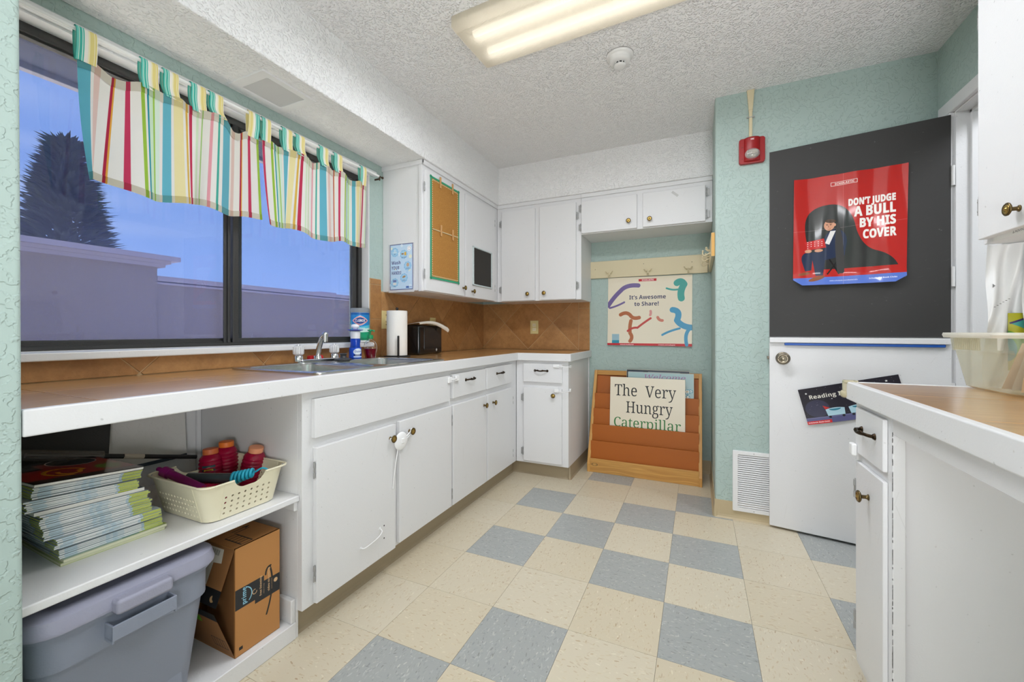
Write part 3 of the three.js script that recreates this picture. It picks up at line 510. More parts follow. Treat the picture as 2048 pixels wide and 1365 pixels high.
{
  const g = grid(16, 8, (u, v) => { const k = Math.sin(u * Math.PI); return [-1.052 + lerp(-.06, .06, v) + .03 * u * v, .93 + .198 + .028 * k * (.6 + .4 * v) + .012 * v - .03 * u * v * v, -.84 - .31 * u]; });
  const g2 = grid(16, 4, (u, v) => { const k = Math.sin(u * Math.PI); return [-.992 + .03 * u + .012 * Math.sin(v * 3), .93 + .21 + .028 * k - .03 * u - .022 * v * (.6 + u), -.84 - .31 * u]; });
  single('paper_towel_sheet', [g, g2], M(0xeee8dc, .85, { side: THREE.DoubleSide }), 'loose white paper towel lying over the black dispenser', 'paper towel');
}
// outlets and switches
function plate(name, label, ax, pl, a, y, w, h, holes) {
  const s = thing(name, label, ax === 'z' || holes === 2 ? 'outlet' : 'switch', onFace(ax, pl, a, y)), f = (x0, y0, z0, x1, y1, z1, r) => { const g = bx(x0, y0, z0, x1, y1, z1, r); if (ax === 'x') g.rotateY(Math.PI / 2); return g; }; s.org = null;
  part('plate', f(-w / 2, -h / 2, 0, w / 2, h / 2, .006, .003), M(0xd9c98e, .35), s);
  if (holes === 2) for (const q of [-.019, .019]) { const r = part('receptacle', f(-.017, q - .0145, .004, .017, q + .0145, .0085, .004), M(0xe9dfc0, .35), s); part('slots', [f(-.008, q - .004, .007, -.006, q + .005, .0088), f(.006, q - .004, .007, .008, q + .005, .0088)], BLACK, r); }
  else { part('toggle', f(-.005, -.008, .004, .005, .014, .016, .002), M(0xe9dfc0, .35), s); part('screw', [f(-.003, .028, .005, .003, .034, .0072, .001), f(-.003, -.034, .005, .003, -.028, .0072, .001)], BRASS, s); }
}
plate('wall_switch', 'ivory switch plate on the splashback behind the paper towel roll', 'x', XW + .011, -.664, 1.157, .076, .118, 1);
plate('power_outlet', 'ivory outlet plate partly hidden behind the black dispenser', 'x', XW + .011, -1.185, 1.128, .074, .118, 2);
plate('power_outlet', 'ivory double outlet on the back splashback under the corner wall cabinet', 'z', ZB + .011, -.606, 1.12, .077, .12, 2);
single('sponge', bx(-1.075, .9275, -.112, -1.045, .958, -.03, .008), M(0xc21d22, .9, { bumpMap: fineTex, bumpScale: .002 }), 'small red sponge tucked behind the tap', 'sponge');

// ---------- curtains ----------
const stripes = (() => { // colour, width in mm
  const W0 = '#eeebe2', seq = [['#62b4c6', 26], [W0, 7], ['#e6c9bd', 13], [W0, 22], ['#b3173f', 5], ['#e8a83c', 3], [W0, 20], ['#c9315a', 9], [W0, 22], ['#9cc33c', 8], [W0, 5], ['#0f93a3', 4], ['#cfe9c9', 9], ['#9fcb48', 4], ['#dcefdc', 12], [W0, 8], ['#66b8c9', 20], [W0, 6], ['#f0e4a8', 24], [W0, 8], ['#e3b84b', 7], [W0, 5], ['#c42950', 10], [W0, 12], ['#d2e8c2', 6], [W0, 7], ['#a9d17a', 3], [W0, 18], ['#e9a1a8', 8], [W0, 14], ['#3fae9a', 6], [W0, 10]];
  return canvasTex(1024, 8, (c, w, h) => { const T = seq.reduce((s, q) => s + q[1], 0); let x = 0; for (const [col, k] of seq) { c.fillStyle = col; c.fillRect(x, 0, k / T * w + 1, h); x += k / T * w; } });
})(); stripes.wrapS = stripes.wrapT = THREE.RepeatWrapping;
const tabTex = canvasTex(128, 8, (c, w, h) => { let x = 0; for (const [col, k] of [['#2a9d8e', 4], ['#6fc9bb', 10], ['#dcecd9', 3], ['#45b3a2', 12], ['#d6efe4', 4], ['#4db9a8', 6], ['#eeeae0', 18], ['#efe7bf', 8], ['#e4d488', 20], ['#f2ead0', 3], ['#e0cf7e', 8], ['#f1eddf', 4]]) { c.fillStyle = col; c.fillRect(x * w / 100, 0, k * w / 100 + 1, h); x += k; } });
const CLOTH = (o = {}) => M(0xffffff, .9, { map: stripes, side: THREE.DoubleSide, transmission: .3, thickness: 0, bumpMap: fineTex, bumpScale: .0002, ...o });
const BODY = CLOTH(), BAND = CLOTH({ transmission: .12, color: 0xdad6cc }), TAB = M(0xffffff, .9, { map: tabTex, side: THREE.DoubleSide });
function curtain(label, za, zb, tabs, seed, uvScale, uv0) {
  const s = thing('curtain', label, 'curtain', [-1.07, 1.57, (za + zb) / 2]), r = rngOf(seed), L = za - zb, ph = [r() * 6, r() * 6, r() * 6];
  const near = (z) => Math.min(...tabs.map((t) => Math.abs(z - (t[0] + t[1]) / 2)));
  const bunch = tabs.slice(1, -1).map((t) => (t[0] + t[1]) / 2);
  const fold = (u, v) => { const z = za - u * L, down = 1 - v; let k = 0; for (const b of bunch) { const d = (z - b + .028) / .045; k += Math.exp(-d * d) * .026 * (1 - .35 * down); } return -1.07 + k * .8 + (.3 + .7 * down) * (.015 * Math.sin(u * L * 24 + ph[0] + down * .4) + .009 * Math.sin(u * L * 51 + ph[1]) + .005 * Math.sin(u * L * 11 + ph[2] + down)); };
  const topY = (u) => { const z = za - u * L, d = near(z); return 1.957 - (Math.abs(z - .33) < .06 ? .028 : .014) * sstep(d, .02, .07) + .004 * Math.sin(u * 30); };
  const botY = (u) => 1.572 + .010 * Math.sin(u * L * 24 + ph[1]) + .008 * Math.sin(u * L * 9 + ph[2]);
  const P = (u, v) => { const yt = topY(u), yb = botY(u), down = 1 - v, z = za - u * L + .016 * down * Math.sin(u * L * 19 + ph[1]) + .009 * down * Math.sin(u * L * 43 + ph[0]) - .03 * down * down * (u < .1 ? 1 - u / .1 : 0); return [fold(u, v), lerp(yb, yt, v), z]; };
  const mk = (v0, v1, nv, off) => { const g = grid(160, nv, (u, v) => { const p = P(u, lerp(v0, v1, v)); p[0] += off; return p; }), q = g.attributes.uv; for (let i = 0; i < q.count; i++) q.setX(i, uv0 + q.getX(i) * L * uvScale); return g; };
  part('panel', mk(0, 1, 24, 0), BODY, s); part('header_band', mk(.915, 1, 4, .0025), BAND, s); part('hem_band', mk(0, .065, 4, .0025), BAND, s);
  for (const [a, b, flip] of tabs) {
    const u = clamp((za - (a + b) / 2) / L, .01, .99), xb = fold(u, 1), yb = topY(u) - .012;
    const path = [[xb + .004, yb], [-1.061, 1.99], [-1.0605, 2.04], [-1.066, 2.0545], [-1.074, 2.056], [-1.0815, 2.05], [-1.083, 2.0], [xb - .004, yb]];
    const cu = new THREE.CatmullRomCurve3(path.map(([x, y]) => V(x, y, 0)));
    const g = grid(4, 30, (w, v) => { const p = cu.getPoint(v); return [p.x, p.y, lerp(a, b, w) + (1 - Math.abs(2 * v - 1)) * 0]; });
    if (flip) { const q = g.attributes.uv; for (let i = 0; i < q.count; i++) q.setX(i, 1 - q.getX(i)); }
    part('tab', g, TAB, s);
  }
}
curtain('striped tab-top valance over the larger left window pane', .815, .222, [[.822, .77], [.655, .603], [.588, .538], [.497, .443], [.43, .377], [.272, .222, 1]], 3, 2.35, 0);
curtain('striped tab-top valance over the narrower right window pane', .208, -.44, [[.21, .168], [.112, .058], [.04, -.012], [-.1, -.155], [-.193, -.25], [-.385, -.432]], 8, 2.35, .28);
{
  const s = thing('curtain_rod', 'white curtain rod with small brown ends across the window top', 'curtain rod', [-1.072, 2.045, .27]);
  part('rod', rod([-1.072, 2.045, 1.09], [-1.072, 2.045, -.545], .0065, 14), M(0xeeeeec, .35), s);
  part('finial', [rod([-1.072, 2.045, -.545], [-1.072, 2.045, -.575], .0045), new THREE.SphereGeometry(.008, 14, 10).translate(-1.072, 2.045, -.578), bx(-1.112, 2.025, -.556, -1.066, 2.036, -.55, .002), rod([-1.072, 2.02, -.553], [-1.072, 2.045, -.553], .004)], M(0x4a3b2a, .4, { metalness: .5 }), s);
}

// ---------- ceiling fittings ----------
const GLOW = new THREE.Color(1, .965, .9);
function fixtureLamps(name, x, z, power) { // light leaves the lens downward
  const lamp = (w, h, p, to, k) => { const l = new THREE.RectAreaLight(LAMP_COLOR, k, w, h); l.name = name; scene.add(l); l.position.set(...p); l.lookAt(...to); };
  lamp(1.2, .28, [x, YC - .078, z], [x, 0, z], power);
}
{
  const s = thing('ceiling_light', 'long fluorescent ceiling light with ribbed lens, lit', 'light', [.375, YC, -.2]); s.org = null; s.rotation.y = -.05;
  const hx = .615, hz = .151;
  part('housing', [bx(-hx + .01, -.03, -hz + .012, hx - .01, 0, hz - .012, .002)], M(0xe8e6e0, .5), s);
  const lensM = M(0xf3ede0, .9, { transmission: .86, thickness: 0, bumpMap: (() => { const t = dataTex(64, (x) => .5 + .5 * Math.sin(x * Math.PI * 16), 1 / .03); return t; })(), bumpScale: .0008 });
  const ring = (y, k) => [y, -hx + k, hx - k, -hz + k, hz - k, .006];
  part('lens', [loft([ring(-.0005, 0), ring(-.045, 0), ring(-.064, .012), ring(-.068, .02)].reverse(), true, false, 4)], lensM, s);
  for (const z of [-.062, .062]) part('fluorescent_tube', rotZ(cyl(.0145, .0145, 1.1, 20).translate(0, -.55, 0), Math.PI / 2).translate(0, -.04, z), M(0x111111, .4, { emissive: GLOW, emissiveIntensity: LAMP_GLOW * 2.2 }), s);
  fixtureLamps('ceiling_light_lamp', .375, -.2, LAMP_POWER);
}
{ // unseen fitting behind the camera, placed to light what faces that way
  const s = thing('ceiling_light', 'unseen second fluorescent ceiling light behind the camera, placed to light what faces it', 'light', [.375, YC, 2.2]); s.org = null;
  part('housing', bx(-.6, -.03, -.14, .6, 0, .14, .002), M(0xe8e6e0, .5), s);
  part('lens', bx(-.615, -.07, -.15, .615, -.03, .15, .006), M(0xf2eee4, .5, { emissive: GLOW, emissiveIntensity: 1 }), s);
  fixtureLamps('unseen_rear_lamp', .375, 2.2, LAMP_POWER * .8);
}
{ // unseen light in the passage, placed to brighten the doorway jamb
  const s = thing('ceiling_light', 'unseen ceiling light in the white passage, placed to light the doorway jamb', 'light', [2.4, YC, -.35]); s.org = null;
  part('housing', bx(-.2, -.03, -.2, .2, 0, .2, .002), M(0xe8e6e0, .5), s);
  part('lens', bx(-.21, -.06, -.21, .21, -.03, .21, .006), M(0xf2eee4, .5, { emissive: GLOW, emissiveIntensity: 1 }), s);
  const l = new THREE.RectAreaLight(LAMP_COLOR, LAMP_POWER * 1.5, .4, .4); l.name = 'unseen_passage_lamp'; scene.add(l); l.position.set(2.4, YC - .07, -.35); l.lookAt(2.4, 0, -.35);
}
{ // unseen soft lamp, turned up and forward to light ceiling and cabinet fronts
  const s = thing('unseen_soft_lamp', 'unseen soft lamp on a stand behind the camera, placed to light the room evenly', 'lamp', [1.05, 0, 1.95]); s.org = null;
  part('stand', [rod([0, 0, .1], [0, .7, .1], .012), rod([0, .25, .1], [.3, 0, .25], .008), rod([0, .25, .1], [-.3, 0, .25], .008), rod([0, .25, .1], [0, 0, -.25], .008)], BLACK, s);
  const box = part('shade', loft([[0, -.32, .32, -.32, .32, .03], [-.1, -.28, .28, -.28, .28, .03], [-.26, -.08, .08, -.08, .08, .03]].reverse(), true).rotateX(-.75).translate(0, .82, 0), BLACK, s);
  part('front_diffuser', bx(-.31, -.004, -.31, .31, 0, .31).rotateX(-.75).translate(0, .82, 0), M(0xf2f2f0, .6, { emissive: 0xffffff, emissiveIntensity: 1 }), s);
  const l = new THREE.RectAreaLight(new THREE.Color(.99, .99, 1.01), FILL_POWER, .6, .6); l.name = 'unseen_soft_light'; scene.add(l); const n = [0, Math.cos(.75), -Math.sin(.75)]; l.position.set(1.05, .82 + n[1] * .012, 1.95 + n[2] * .012); l.lookAt(1.05, .82 + n[1], 1.95 + n[2]);
}
{
  const s = thing('smoke_detector', 'round white smoke detector on the ceiling', 'detector', [.38, YC, -.64]); s.org = null;
  const m = M(0xe6e6e4, .45);
  part('base', lathe([[0, 0], [.066, 0], [.066, -.008], [.06, -.014], [.052, -.016], [.05, -.03], [.046, -.036], [.03, -.04], [0, -.04]].reverse(), 48), m, s);
  const vents = [];
  for (let k = 0; k < 10; k++) { const a = k * Math.PI / 5; vents.push(bx(-.0022, -.05, .0255, .0022, -.038, .0285).rotateY(a)); }
  part('sensor_cap', [lathe([[0, -.049], [.028, -.049], [.029, -.052], [.027, -.057], [.02, -.0595], [0, -.0595]].reverse(), 40), ...vents], m, s);
  part('vent', cyl(.0235, .0235, .011, 28).translate(0, -.05, 0), BLACK, s);
}
{
  const s = thing('recessed_light', 'square white recessed light with frosted panel, unlit, in the soffit', 'light', [-.985, YS, .208]); s.org = null;
  const g = ext((() => { const q = rrect(-.113, -.13, .113, .13, .006); q.holes.push(rrect(-.083, -.09, .083, .09, .008, THREE.Path)); return q; })(), .006, .0015); g.rotateX(Math.PI / 2);
  part('frame', metres(g), M(0xe8e8e8, .5), s);
  part('diffuser', bx(-.086, -.003, -.093, .086, -.0005, .093), M(0xc9c9c9, .55), s);
}
{
  const s = thing('fire_alarm', 'red fire alarm strobe on the teal wall beside the door', 'alarm', [1.0095, 2.102, -1.25]); s.org = null;
  const RED = M(0x9c1418, .35), f = (q, d, b) => ext(q, d, b, 8);
  part('mounting_plate', f(rrect(-.064, -.071, .064, .071, .014), .02, .003), RED, s);
  part('horn_body', [lathe([[0, 0], [.04, 0], [.04, .125], [.038, .13], [0, .13]], 36).scale(1, 1, .62).translate(0, -.06, .018)], RED, s);
  for (let k = 0; k < 2; k++) part('latch_mark', bx(-.052, -.045 + k * .066, .022, -.044, -.043 + k * .066, .0235), BLACK, s);
  part('strobe_lens', [(() => { const g = new THREE.SphereGeometry(.038, 28, 18); g.scale(.98, .78, .55); return g.translate(0, -.026, .04); })()], M(0xffffff, .1, { transmission: .75, thickness: .02, ior: 1.5 }), s);
  part('reflector', [bx(-.026, -.044, .04, .026, -.008, .046, .004), rod([-.022, -.026, .052], [.022, -.026, .052], .005), ...[-.02, .02].map((x) => bx(x - .003, -.044, .045, x + .003, -.01, .052, .001))], M(0xb0a890, .15, { metalness: .8 }), s);
  const L = canvasTex(256, 64, (c, w, h) => { c.fillStyle = '#9c1418'; c.fillRect(0, 0, w, h); c.fillStyle = '#fff'; c.font = 'bold 46px sans-serif'; c.textAlign = 'center'; c.fillText('FIRE', w / 2, 48); });
  part('lettering', (() => { const g = new THREE.CylinderGeometry(.0404, .0404, .016, 20, 1, true, -.55, 1.1).scale(1, 1, .62); return g.translate(0, .055, .0182); })(), M(0xffffff, .4, { map: L, side: THREE.DoubleSide }), s);
}
{
  const s = thing('conduit', 'cream wiring channel running from fire alarm up to ceiling', 'conduit', [1.0045, 2.18, -1.25]); s.org = null;
  const C = M(0xdccfab, .45);
  part('channel', [bx(-.0085, -.01, 0, .0085, .15, .012, .003), bx(-.0095, .145, 0, .0095, .157, .013, .002), ext(polyShape([[-.01, .157], [.01, .157], [.019, .2695], [-.019, .2695]]), .013, .001)], C, s);
  part('strap', [bx(-.019, .112, 0, .019, .1165, .0135, .001), cyl(.004, .004, .006, 10).rotateX(Math.PI / 2).translate(-.016, .118, .002), cyl(.004, .004, .006, 10).rotateX(Math.PI / 2).translate(.016, .118, .002), bx(-.017, -.008, 0, .017, -.004, .0135, .001)], SILVER, s);
}

// ---------- the split door, standing open against the teal wall ----------
// local axes of the door: x from its free edge to the hinges, y up, z towards the room
const DOOR = { x: 1.091, z: -1.215, turn: -Math.atan2(.121, .696), w: .706 };
const doorPt = (s, y, off = 0) => { const c = Math.cos(DOOR.turn), n = Math.sin(DOOR.turn); return [DOOR.x + s * c + off * n, y, DOOR.z - s * n + off * c]; };
function onDoor(o) { o.position.set(DOOR.x, 0, DOOR.z); o.rotation.y = DOOR.turn; o.org = null; return o; }
{
  const s = onDoor(thing('split_door', 'white split door with a ledge, its upper half painted chalkboard black', 'door')), T = .036, w = DOOR.w;
  const BOARD = M(0xffffff, .62, { map: canvasTex(1024, 1024, (c, W_, H_) => { const r = rngOf(9); c.fillStyle = '#343332'; c.fillRect(0, 0, W_, H_); for (let i = 0; i < 260; i++) { c.globalAlpha = .05 + r() * .12; c.strokeStyle = r() < .7 ? '#8d8d8a' : '#1f1f1f'; c.lineWidth = .8 + r() * 2; const x = r() * W_, y = r() * H_; c.beginPath(); c.moveTo(x, y); c.lineTo(x + (r() - .5) * 50, y + (r() - .5) * 22); c.stroke(); } for (let i = 0; i < 60; i++) { c.globalAlpha = .15 + r() * .4; c.fillStyle = '#a9a9a6'; c.beginPath(); c.ellipse(r() * W_, r() * H_, 1 + r() * 3, 1 + r() * 2, 0, 0, 7); c.fill(); } }, 1 / 1.0) });
  part('lower_leaf', bx(0, .012, -T, w, 1.02, 0, .004), WHITE, s);
  const up = part('upper_leaf', [bx(0, 1.05, -T, w, 2.068, -.003, .003)], WHITE, s);
  part('chalkboard_face', bx(.001, 1.052, -.004, w - .003, 2.0685, .0005), BOARD, up);
  part('ledge', bx(.002, 1.02, -.036, w - .004, 1.048, .018, .003), WHITE, s);
  part('blue_strip', bx(.07, 1.006, -.001, w - .022, 1.0195, .014, .003), M(0x1d5ab4, .4), s);
  const k = part('door_knob', [rotX(lathe([[0, .001], [.034, .001], [.034, .004], [.03, .0075], [.02, .009], [.0125, .012], [.0115, .03], [.016, .035], [.026, .042], [.0275, .05], [.0265, .056], [.023, .059], [.017, .0585], [.015, .0555], [.012, .0555], [.009, .0575], [0, .058]], 40), Math.PI / 2).translate(.063, .935, 0)], M(0x8b8272, .28, { metalness: 1 }), s);
  part('latch_bolt', [bx(-.0015, .905, -.03, .001, .965, -.006, .0005), bx(-.011, .928, -.024, .001, .944, -.012, .002)], M(0x6a6258, .3, { metalness: 1 }), s);
  for (const y of [.25, .8, 1.33, 1.79]) part('hinge', [cyl(.006, .006, .09, 12).translate(w + .004, y - .045, .003), bx(w - .003, y - .045, -.03, w + .001, y + .045, 0)], WHITE_PLAIN, s);
}
// posters: thin sheets with a slight bend, outline given in metres
function sheet(name, label, cat, outline, bend, tex, rough, o = {}) {
  const xs = outline.map((p) => p[0]), ys = outline.map((p) => p[1]), x0 = Math.min(...xs), x1 = Math.max(...xs), y0 = Math.min(...ys), y1 = Math.max(...ys), P = [], nu = 26, nv = 26;
  const keep = outline.map((p, i) => { const q = outline[(i + 1) % outline.length], L = Math.hypot(q[0] - p[0], q[1] - p[1]); return [(q[1] - p[1]) / L, -(q[0] - p[0]) / L, ((q[1] - p[1]) * p[0] - (q[0] - p[0]) * p[1]) / L]; });
  const pos = [], uv = [];
  for (let i = 0; i < nu; i++) for (let j = 0; j < nv; j++) {
    const a = lerp(x0, x1, i / nu), b = lerp(x0, x1, (i + 1) / nu), c = lerp(y0, y1, j / nv), d = lerp(y0, y1, (j + 1) / nv), poly = clip([[a, c], [b, c], [b, d], [a, d]], keep); if (!poly) continue;
    for (let k = 1; k + 1 < poly.length; k++) for (const q of [poly[0], poly[k], poly[k + 1]]) { const u = (q[0] - x0) / (x1 - x0), v = (q[1] - y0) / (y1 - y0); pos.push(q[0], q[1], bend(u, v)); uv.push(u, v); }
  }
  const g = new THREE.BufferGeometry(); g.setAttribute('position', new THREE.Float32BufferAttribute(pos, 3)); g.setAttribute('uv', new THREE.Float32BufferAttribute(uv, 2)); g.computeVertexNormals(); creased(g, 1);
  return single(name, g, M(0xffffff, rough, { map: tex, side: THREE.DoubleSide, ...o }), label, cat);
}
const lines = (c, rows, bold) => rows.forEach(([t, x, y, sx]) => { c.save(); c.translate(x, y); c.scale(sx, 1); c.fillText(t, 0, 0); if (bold) c.strokeText(t, 0, 0); c.restore(); });
{ // red poster: lettering, a reader in a suit, a plain dark shape in place of the film's figure
  const tex = canvasTex(1024, 1300, (c, w, h) => {
    c.fillStyle = '#bb241f'; c.fillRect(0, 0, w, h); c.fillStyle = '#5a77c8'; c.fillRect(0, h - 100, w, 100);
    c.fillStyle = '#2d2f2e'; c.beginPath(); c.moveTo(120, 560); c.quadraticCurveTo(130, 360, 330, 350); c.quadraticCurveTo(520, 330, 580, 600); c.quadraticCurveTo(620, 860, 760, 930); c.quadraticCurveTo(900, 990, 940, 1110); c.lineTo(300, 1110); c.quadraticCurveTo(110, 900, 120, 560); c.fill();
    c.fillStyle = '#f3efe9'; c.textAlign = 'right'; c.font = 'bold 104px sans-serif';
    c.strokeStyle = '#f3efe9'; c.lineWidth = 7; c.lineJoin = 'round'; lines(c, [["DON’T JUDGE", 925, 395, .62]], true); c.font = 'bold 150px sans-serif'; lines(c, [['A BULL', 925, 525, .7]], true); c.font = 'bold 138px sans-serif'; lines(c, [['BY HIS', 925, 655, .72]], true); c.font = 'bold 132px sans-serif'; lines(c, [['COVER', 925, 785, .66]], true);
    c.strokeStyle = '#f3efe9'; c.lineWidth = 4; c.strokeRect(365, 96, 235, 40); c.textAlign = 'center'; c.font = 'bold 30px sans-serif'; c.fillText('▪SCHOLASTIC', 482, 127);
    // reader on a folding chair
    c.strokeStyle = '#1b1b1b'; c.lineWidth = 14; c.beginPath(); c.moveTo(330, 1170); c.lineTo(470, 950); c.moveTo(440, 1170); c.lineTo(330, 950); c.stroke();
    c.fillStyle = '#26324d'; c.beginPath(); c.moveTo(390, 640); c.quadraticCurveTo(510, 650, 510, 800); c.lineTo(490, 960); c.lineTo(300, 960); c.lineTo(300, 760); c.quadraticCurveTo(310, 680, 390, 640); c.fill();
    c.beginPath(); c.moveTo(310, 890); c.lineTo(120, 900); c.quadraticCurveTo(70, 930, 90, 1010); c.lineTo(120, 1120); c.lineTo(180, 1110); c.lineTo(190, 990); c.lineTo(220, 1180); c.lineTo(290, 1180); c.lineTo(310, 1000); c.lineTo(470, 960); c.fill();
    c.fillStyle = '#e9e6e4'; c.beginPath(); c.moveTo(360, 660); c.lineTo(310, 800); c.lineTo(350, 820); c.lineTo(410, 660); c.fill();
    c.fillStyle = '#d59b7c'; c.beginPath(); c.ellipse(350, 590, 50, 64, .1, 0, 7); c.fill(); c.beginPath(); c.ellipse(402, 590, 11, 17, 0, 0, 7); c.fill(); c.fillStyle = '#4a3424'; c.beginPath(); c.ellipse(362, 543, 50, 22, .1, 0, 7); c.fill(); c.fillRect(318, 576, 24, 5); c.fillRect(352, 576, 24, 5); c.beginPath(); c.arc(330, 589, 5, 0, 7); c.arc(363, 589, 5, 0, 7); c.fill(); c.strokeStyle = '#8a4f3c'; c.lineWidth = 4; c.beginPath(); c.moveTo(345, 590); c.lineTo(338, 611); c.lineTo(349, 613); c.stroke(); c.beginPath(); c.arc(346, 620, 18, .4, 2.6); c.stroke();
    c.fillStyle = '#c62a2a'; c.beginPath(); c.moveTo(110, 770); c.lineTo(300, 740); c.lineTo(320, 850); c.lineTo(150, 870); c.fill(); c.fillStyle = '#f2d9d6'; for (let i = 0; i < 16; i++) c.fillRect(140 + (i % 5) * 34, 770 + Math.floor(i / 5) * 24, 10, 8);
    c.fillStyle = '#d59b7c'; c.beginPath(); c.ellipse(150, 880, 34, 20, 0, 0, 7); c.ellipse(250, 880, 40, 18, 0, 0, 7); c.fill();
    c.fillStyle = '#8a4f2c'; c.beginPath(); c.ellipse(230, 1215, 80, 24, -.3, 0, 7); c.ellipse(110, 1150, 60, 18, -.2, 0, 7); c.fill();
    c.strokeStyle = 'rgba(255,225,220,.35)'; c.lineWidth = 3; c.beginPath(); c.moveTo(478, 0); c.lineTo(478, h); c.moveTo(0, 640); c.lineTo(w, 620); c.stroke();
    c.fillStyle = '#e8ebf7'; c.font = '18px sans-serif'; c.textAlign = 'left'; c.fillText('www.scholastic.com/bookclubs', 350, 1255); c.font = 'bold 22px sans-serif'; c.fillText('Scholastic Book Clubs', 700, 1252);
  });
  const p = sheet('poster', 'glossy red poster with white lettering taped to the black upper door', 'poster', [[.148, 1.322], [.51, 1.318], [.552, 1.345], [.56, 1.88], [.113, 1.886], [.108, 1.353]],
    (u, v) => .006 + .012 * Math.pow(Math.abs(u - .5) * 2, 3) * (v < .1 ? 1.3 : 1) + .004 * Math.sin(u * 9 + v * 3) + .003 * Math.sin(u * 23 + 1) + .018 * Math.pow(Math.max(0, .12 - v) / .12, 2), tex, .12, { clearcoat: .6, clearcoatRoughness: .05 });
  onDoor(p);
}
{
  const tex = canvasTex(1024, 512, (c, w, h) => {
    const r = rngOf(14); c.fillStyle = '#25212d'; c.fillRect(0, 0, w, h); c.fillStyle = '#37364f'; c.beginPath(); c.ellipse(150, 300, 130, 120, 0, 0, 7); c.fill(); c.fillStyle = '#5b5a86'; c.fillRect(0, h - 90, w, 90); c.fillStyle = '#6f6f96'; c.fillRect(0, h - 90, w, 14);
    for (let i = 0; i < 120; i++) { c.fillStyle = '#d8d6e2'; c.globalAlpha = .3 + r() * .6; c.beginPath(); c.arc(r() * w, r() * (h - 110), 1 + r() * 2.4, 0, 7); c.fill(); } c.globalAlpha = 1;
    const star = (x, y, q) => { c.fillStyle = '#fff'; c.beginPath(); for (let k = 0; k < 10; k++) { const a = k * Math.PI / 5 - 1.57, d = k & 1 ? q * .42 : q; c.lineTo(x + d * Math.cos(a), y + d * Math.sin(a)); } c.fill(); }; star(75, 75, 16); star(900, 60, 17); star(330, 190, 10);
    c.fillStyle = '#f4f0e4'; c.font = 'bold 76px sans-serif'; c.fillText('Reading Is', 92, 160);
    // a string of pale blue carriages, empty
    c.fillStyle = '#b3d6e3'; for (const x of [230, 470, 710]) { c.beginPath(); c.moveTo(x, 330); c.quadraticCurveTo(x + 100, 300, x + 200, 330); c.lineTo(x + 190, 420); c.lineTo(x + 10, 420); c.fill(); } c.fillStyle = '#2b7f96'; for (const x of [280, 520, 760]) { c.beginPath(); c.ellipse(x + 50, 330, 62, 26, 0, 0, 3.14); c.fill(); }
    c.fillStyle = '#c7312c'; c.beginPath(); c.moveTo(210, 270); c.lineTo(280, 310); c.lineTo(230, 330); c.fill(); c.fillStyle = '#1c1c22'; for (const x of [260, 400, 500, 640, 740, 880]) { c.beginPath(); c.arc(x, 436, 15, 0, 7); c.fill(); }
    c.fillStyle = '#d01f26'; c.fillRect(0, h - 44, 265, 44); c.fillStyle = '#fff'; c.font = 'bold 22px sans-serif'; c.fillText('Scholastic Book Clubs', 12, h - 15);
  });
  const a = [.129, .769], ex = [.395, .106], ey = [.045, -.181], q = (i, j) => [a[0] + ex[0] * i + ey[0] * j, a[1] + ex[1] * i + ey[1] * j];
  const L1 = Math.hypot(...ex), L2 = Math.hypot(...ey), g = grid(20, 10, (u, v) => { const [x, y] = q(u, 1 - v); return [x, y, .003 + .006 * Math.pow(Math.abs(v - .5) * 2, 2) + .003 * Math.sin(u * 7)]; });
  onDoor(single('poster', g, M(0xffffff, .35, { map: tex, side: THREE.DoubleSide }), 'tilted dark starry poster on the white lower door behind the counter corner', 'poster'));
}
// ---------- return air grille ----------
{
  const s = thing('vent_grille', 'white louvred air grille low on the teal wall by the door', 'vent', [1.02, .225, -1.25]); s.org = null;
  const x0 = -.106, x1 = .106, y0 = -.172, y1 = .172;
  const fr = rrect(x0, y0, x1, y1, .005); fr.holes.push(rrect(x0 + .026, y0 + .022, x1 - .026, y1 - .02, .005, THREE.Path));
  part('frame', [ext(fr, .012, .0015)], WHITE_PLAIN, s);
  part('duct', bx(x0 + .02, y0 + .015, .0, x1 - .02, y1 - .015, .0015), M(0x4a4a4a, .8), s);
  const sl = G(rotX(bx(x0 + .024, -.0052, -.0008, x1 - .024, .0052, .0008, .0005), -.72)), n = 25;
  for (let k = 0; k < n; k++) put('slat', sl, WHITE_PLAIN, s, [0, lerp(y0 + .029, y1 - .027, k / (n - 1)), .0075]);
  for (const y of [y0 + .01, y1 - .009]) part('screw', rotX(cyl(.0035, .003, .002, 12), Math.PI / 2).translate(0, y, .0125), SILVER, s);
}
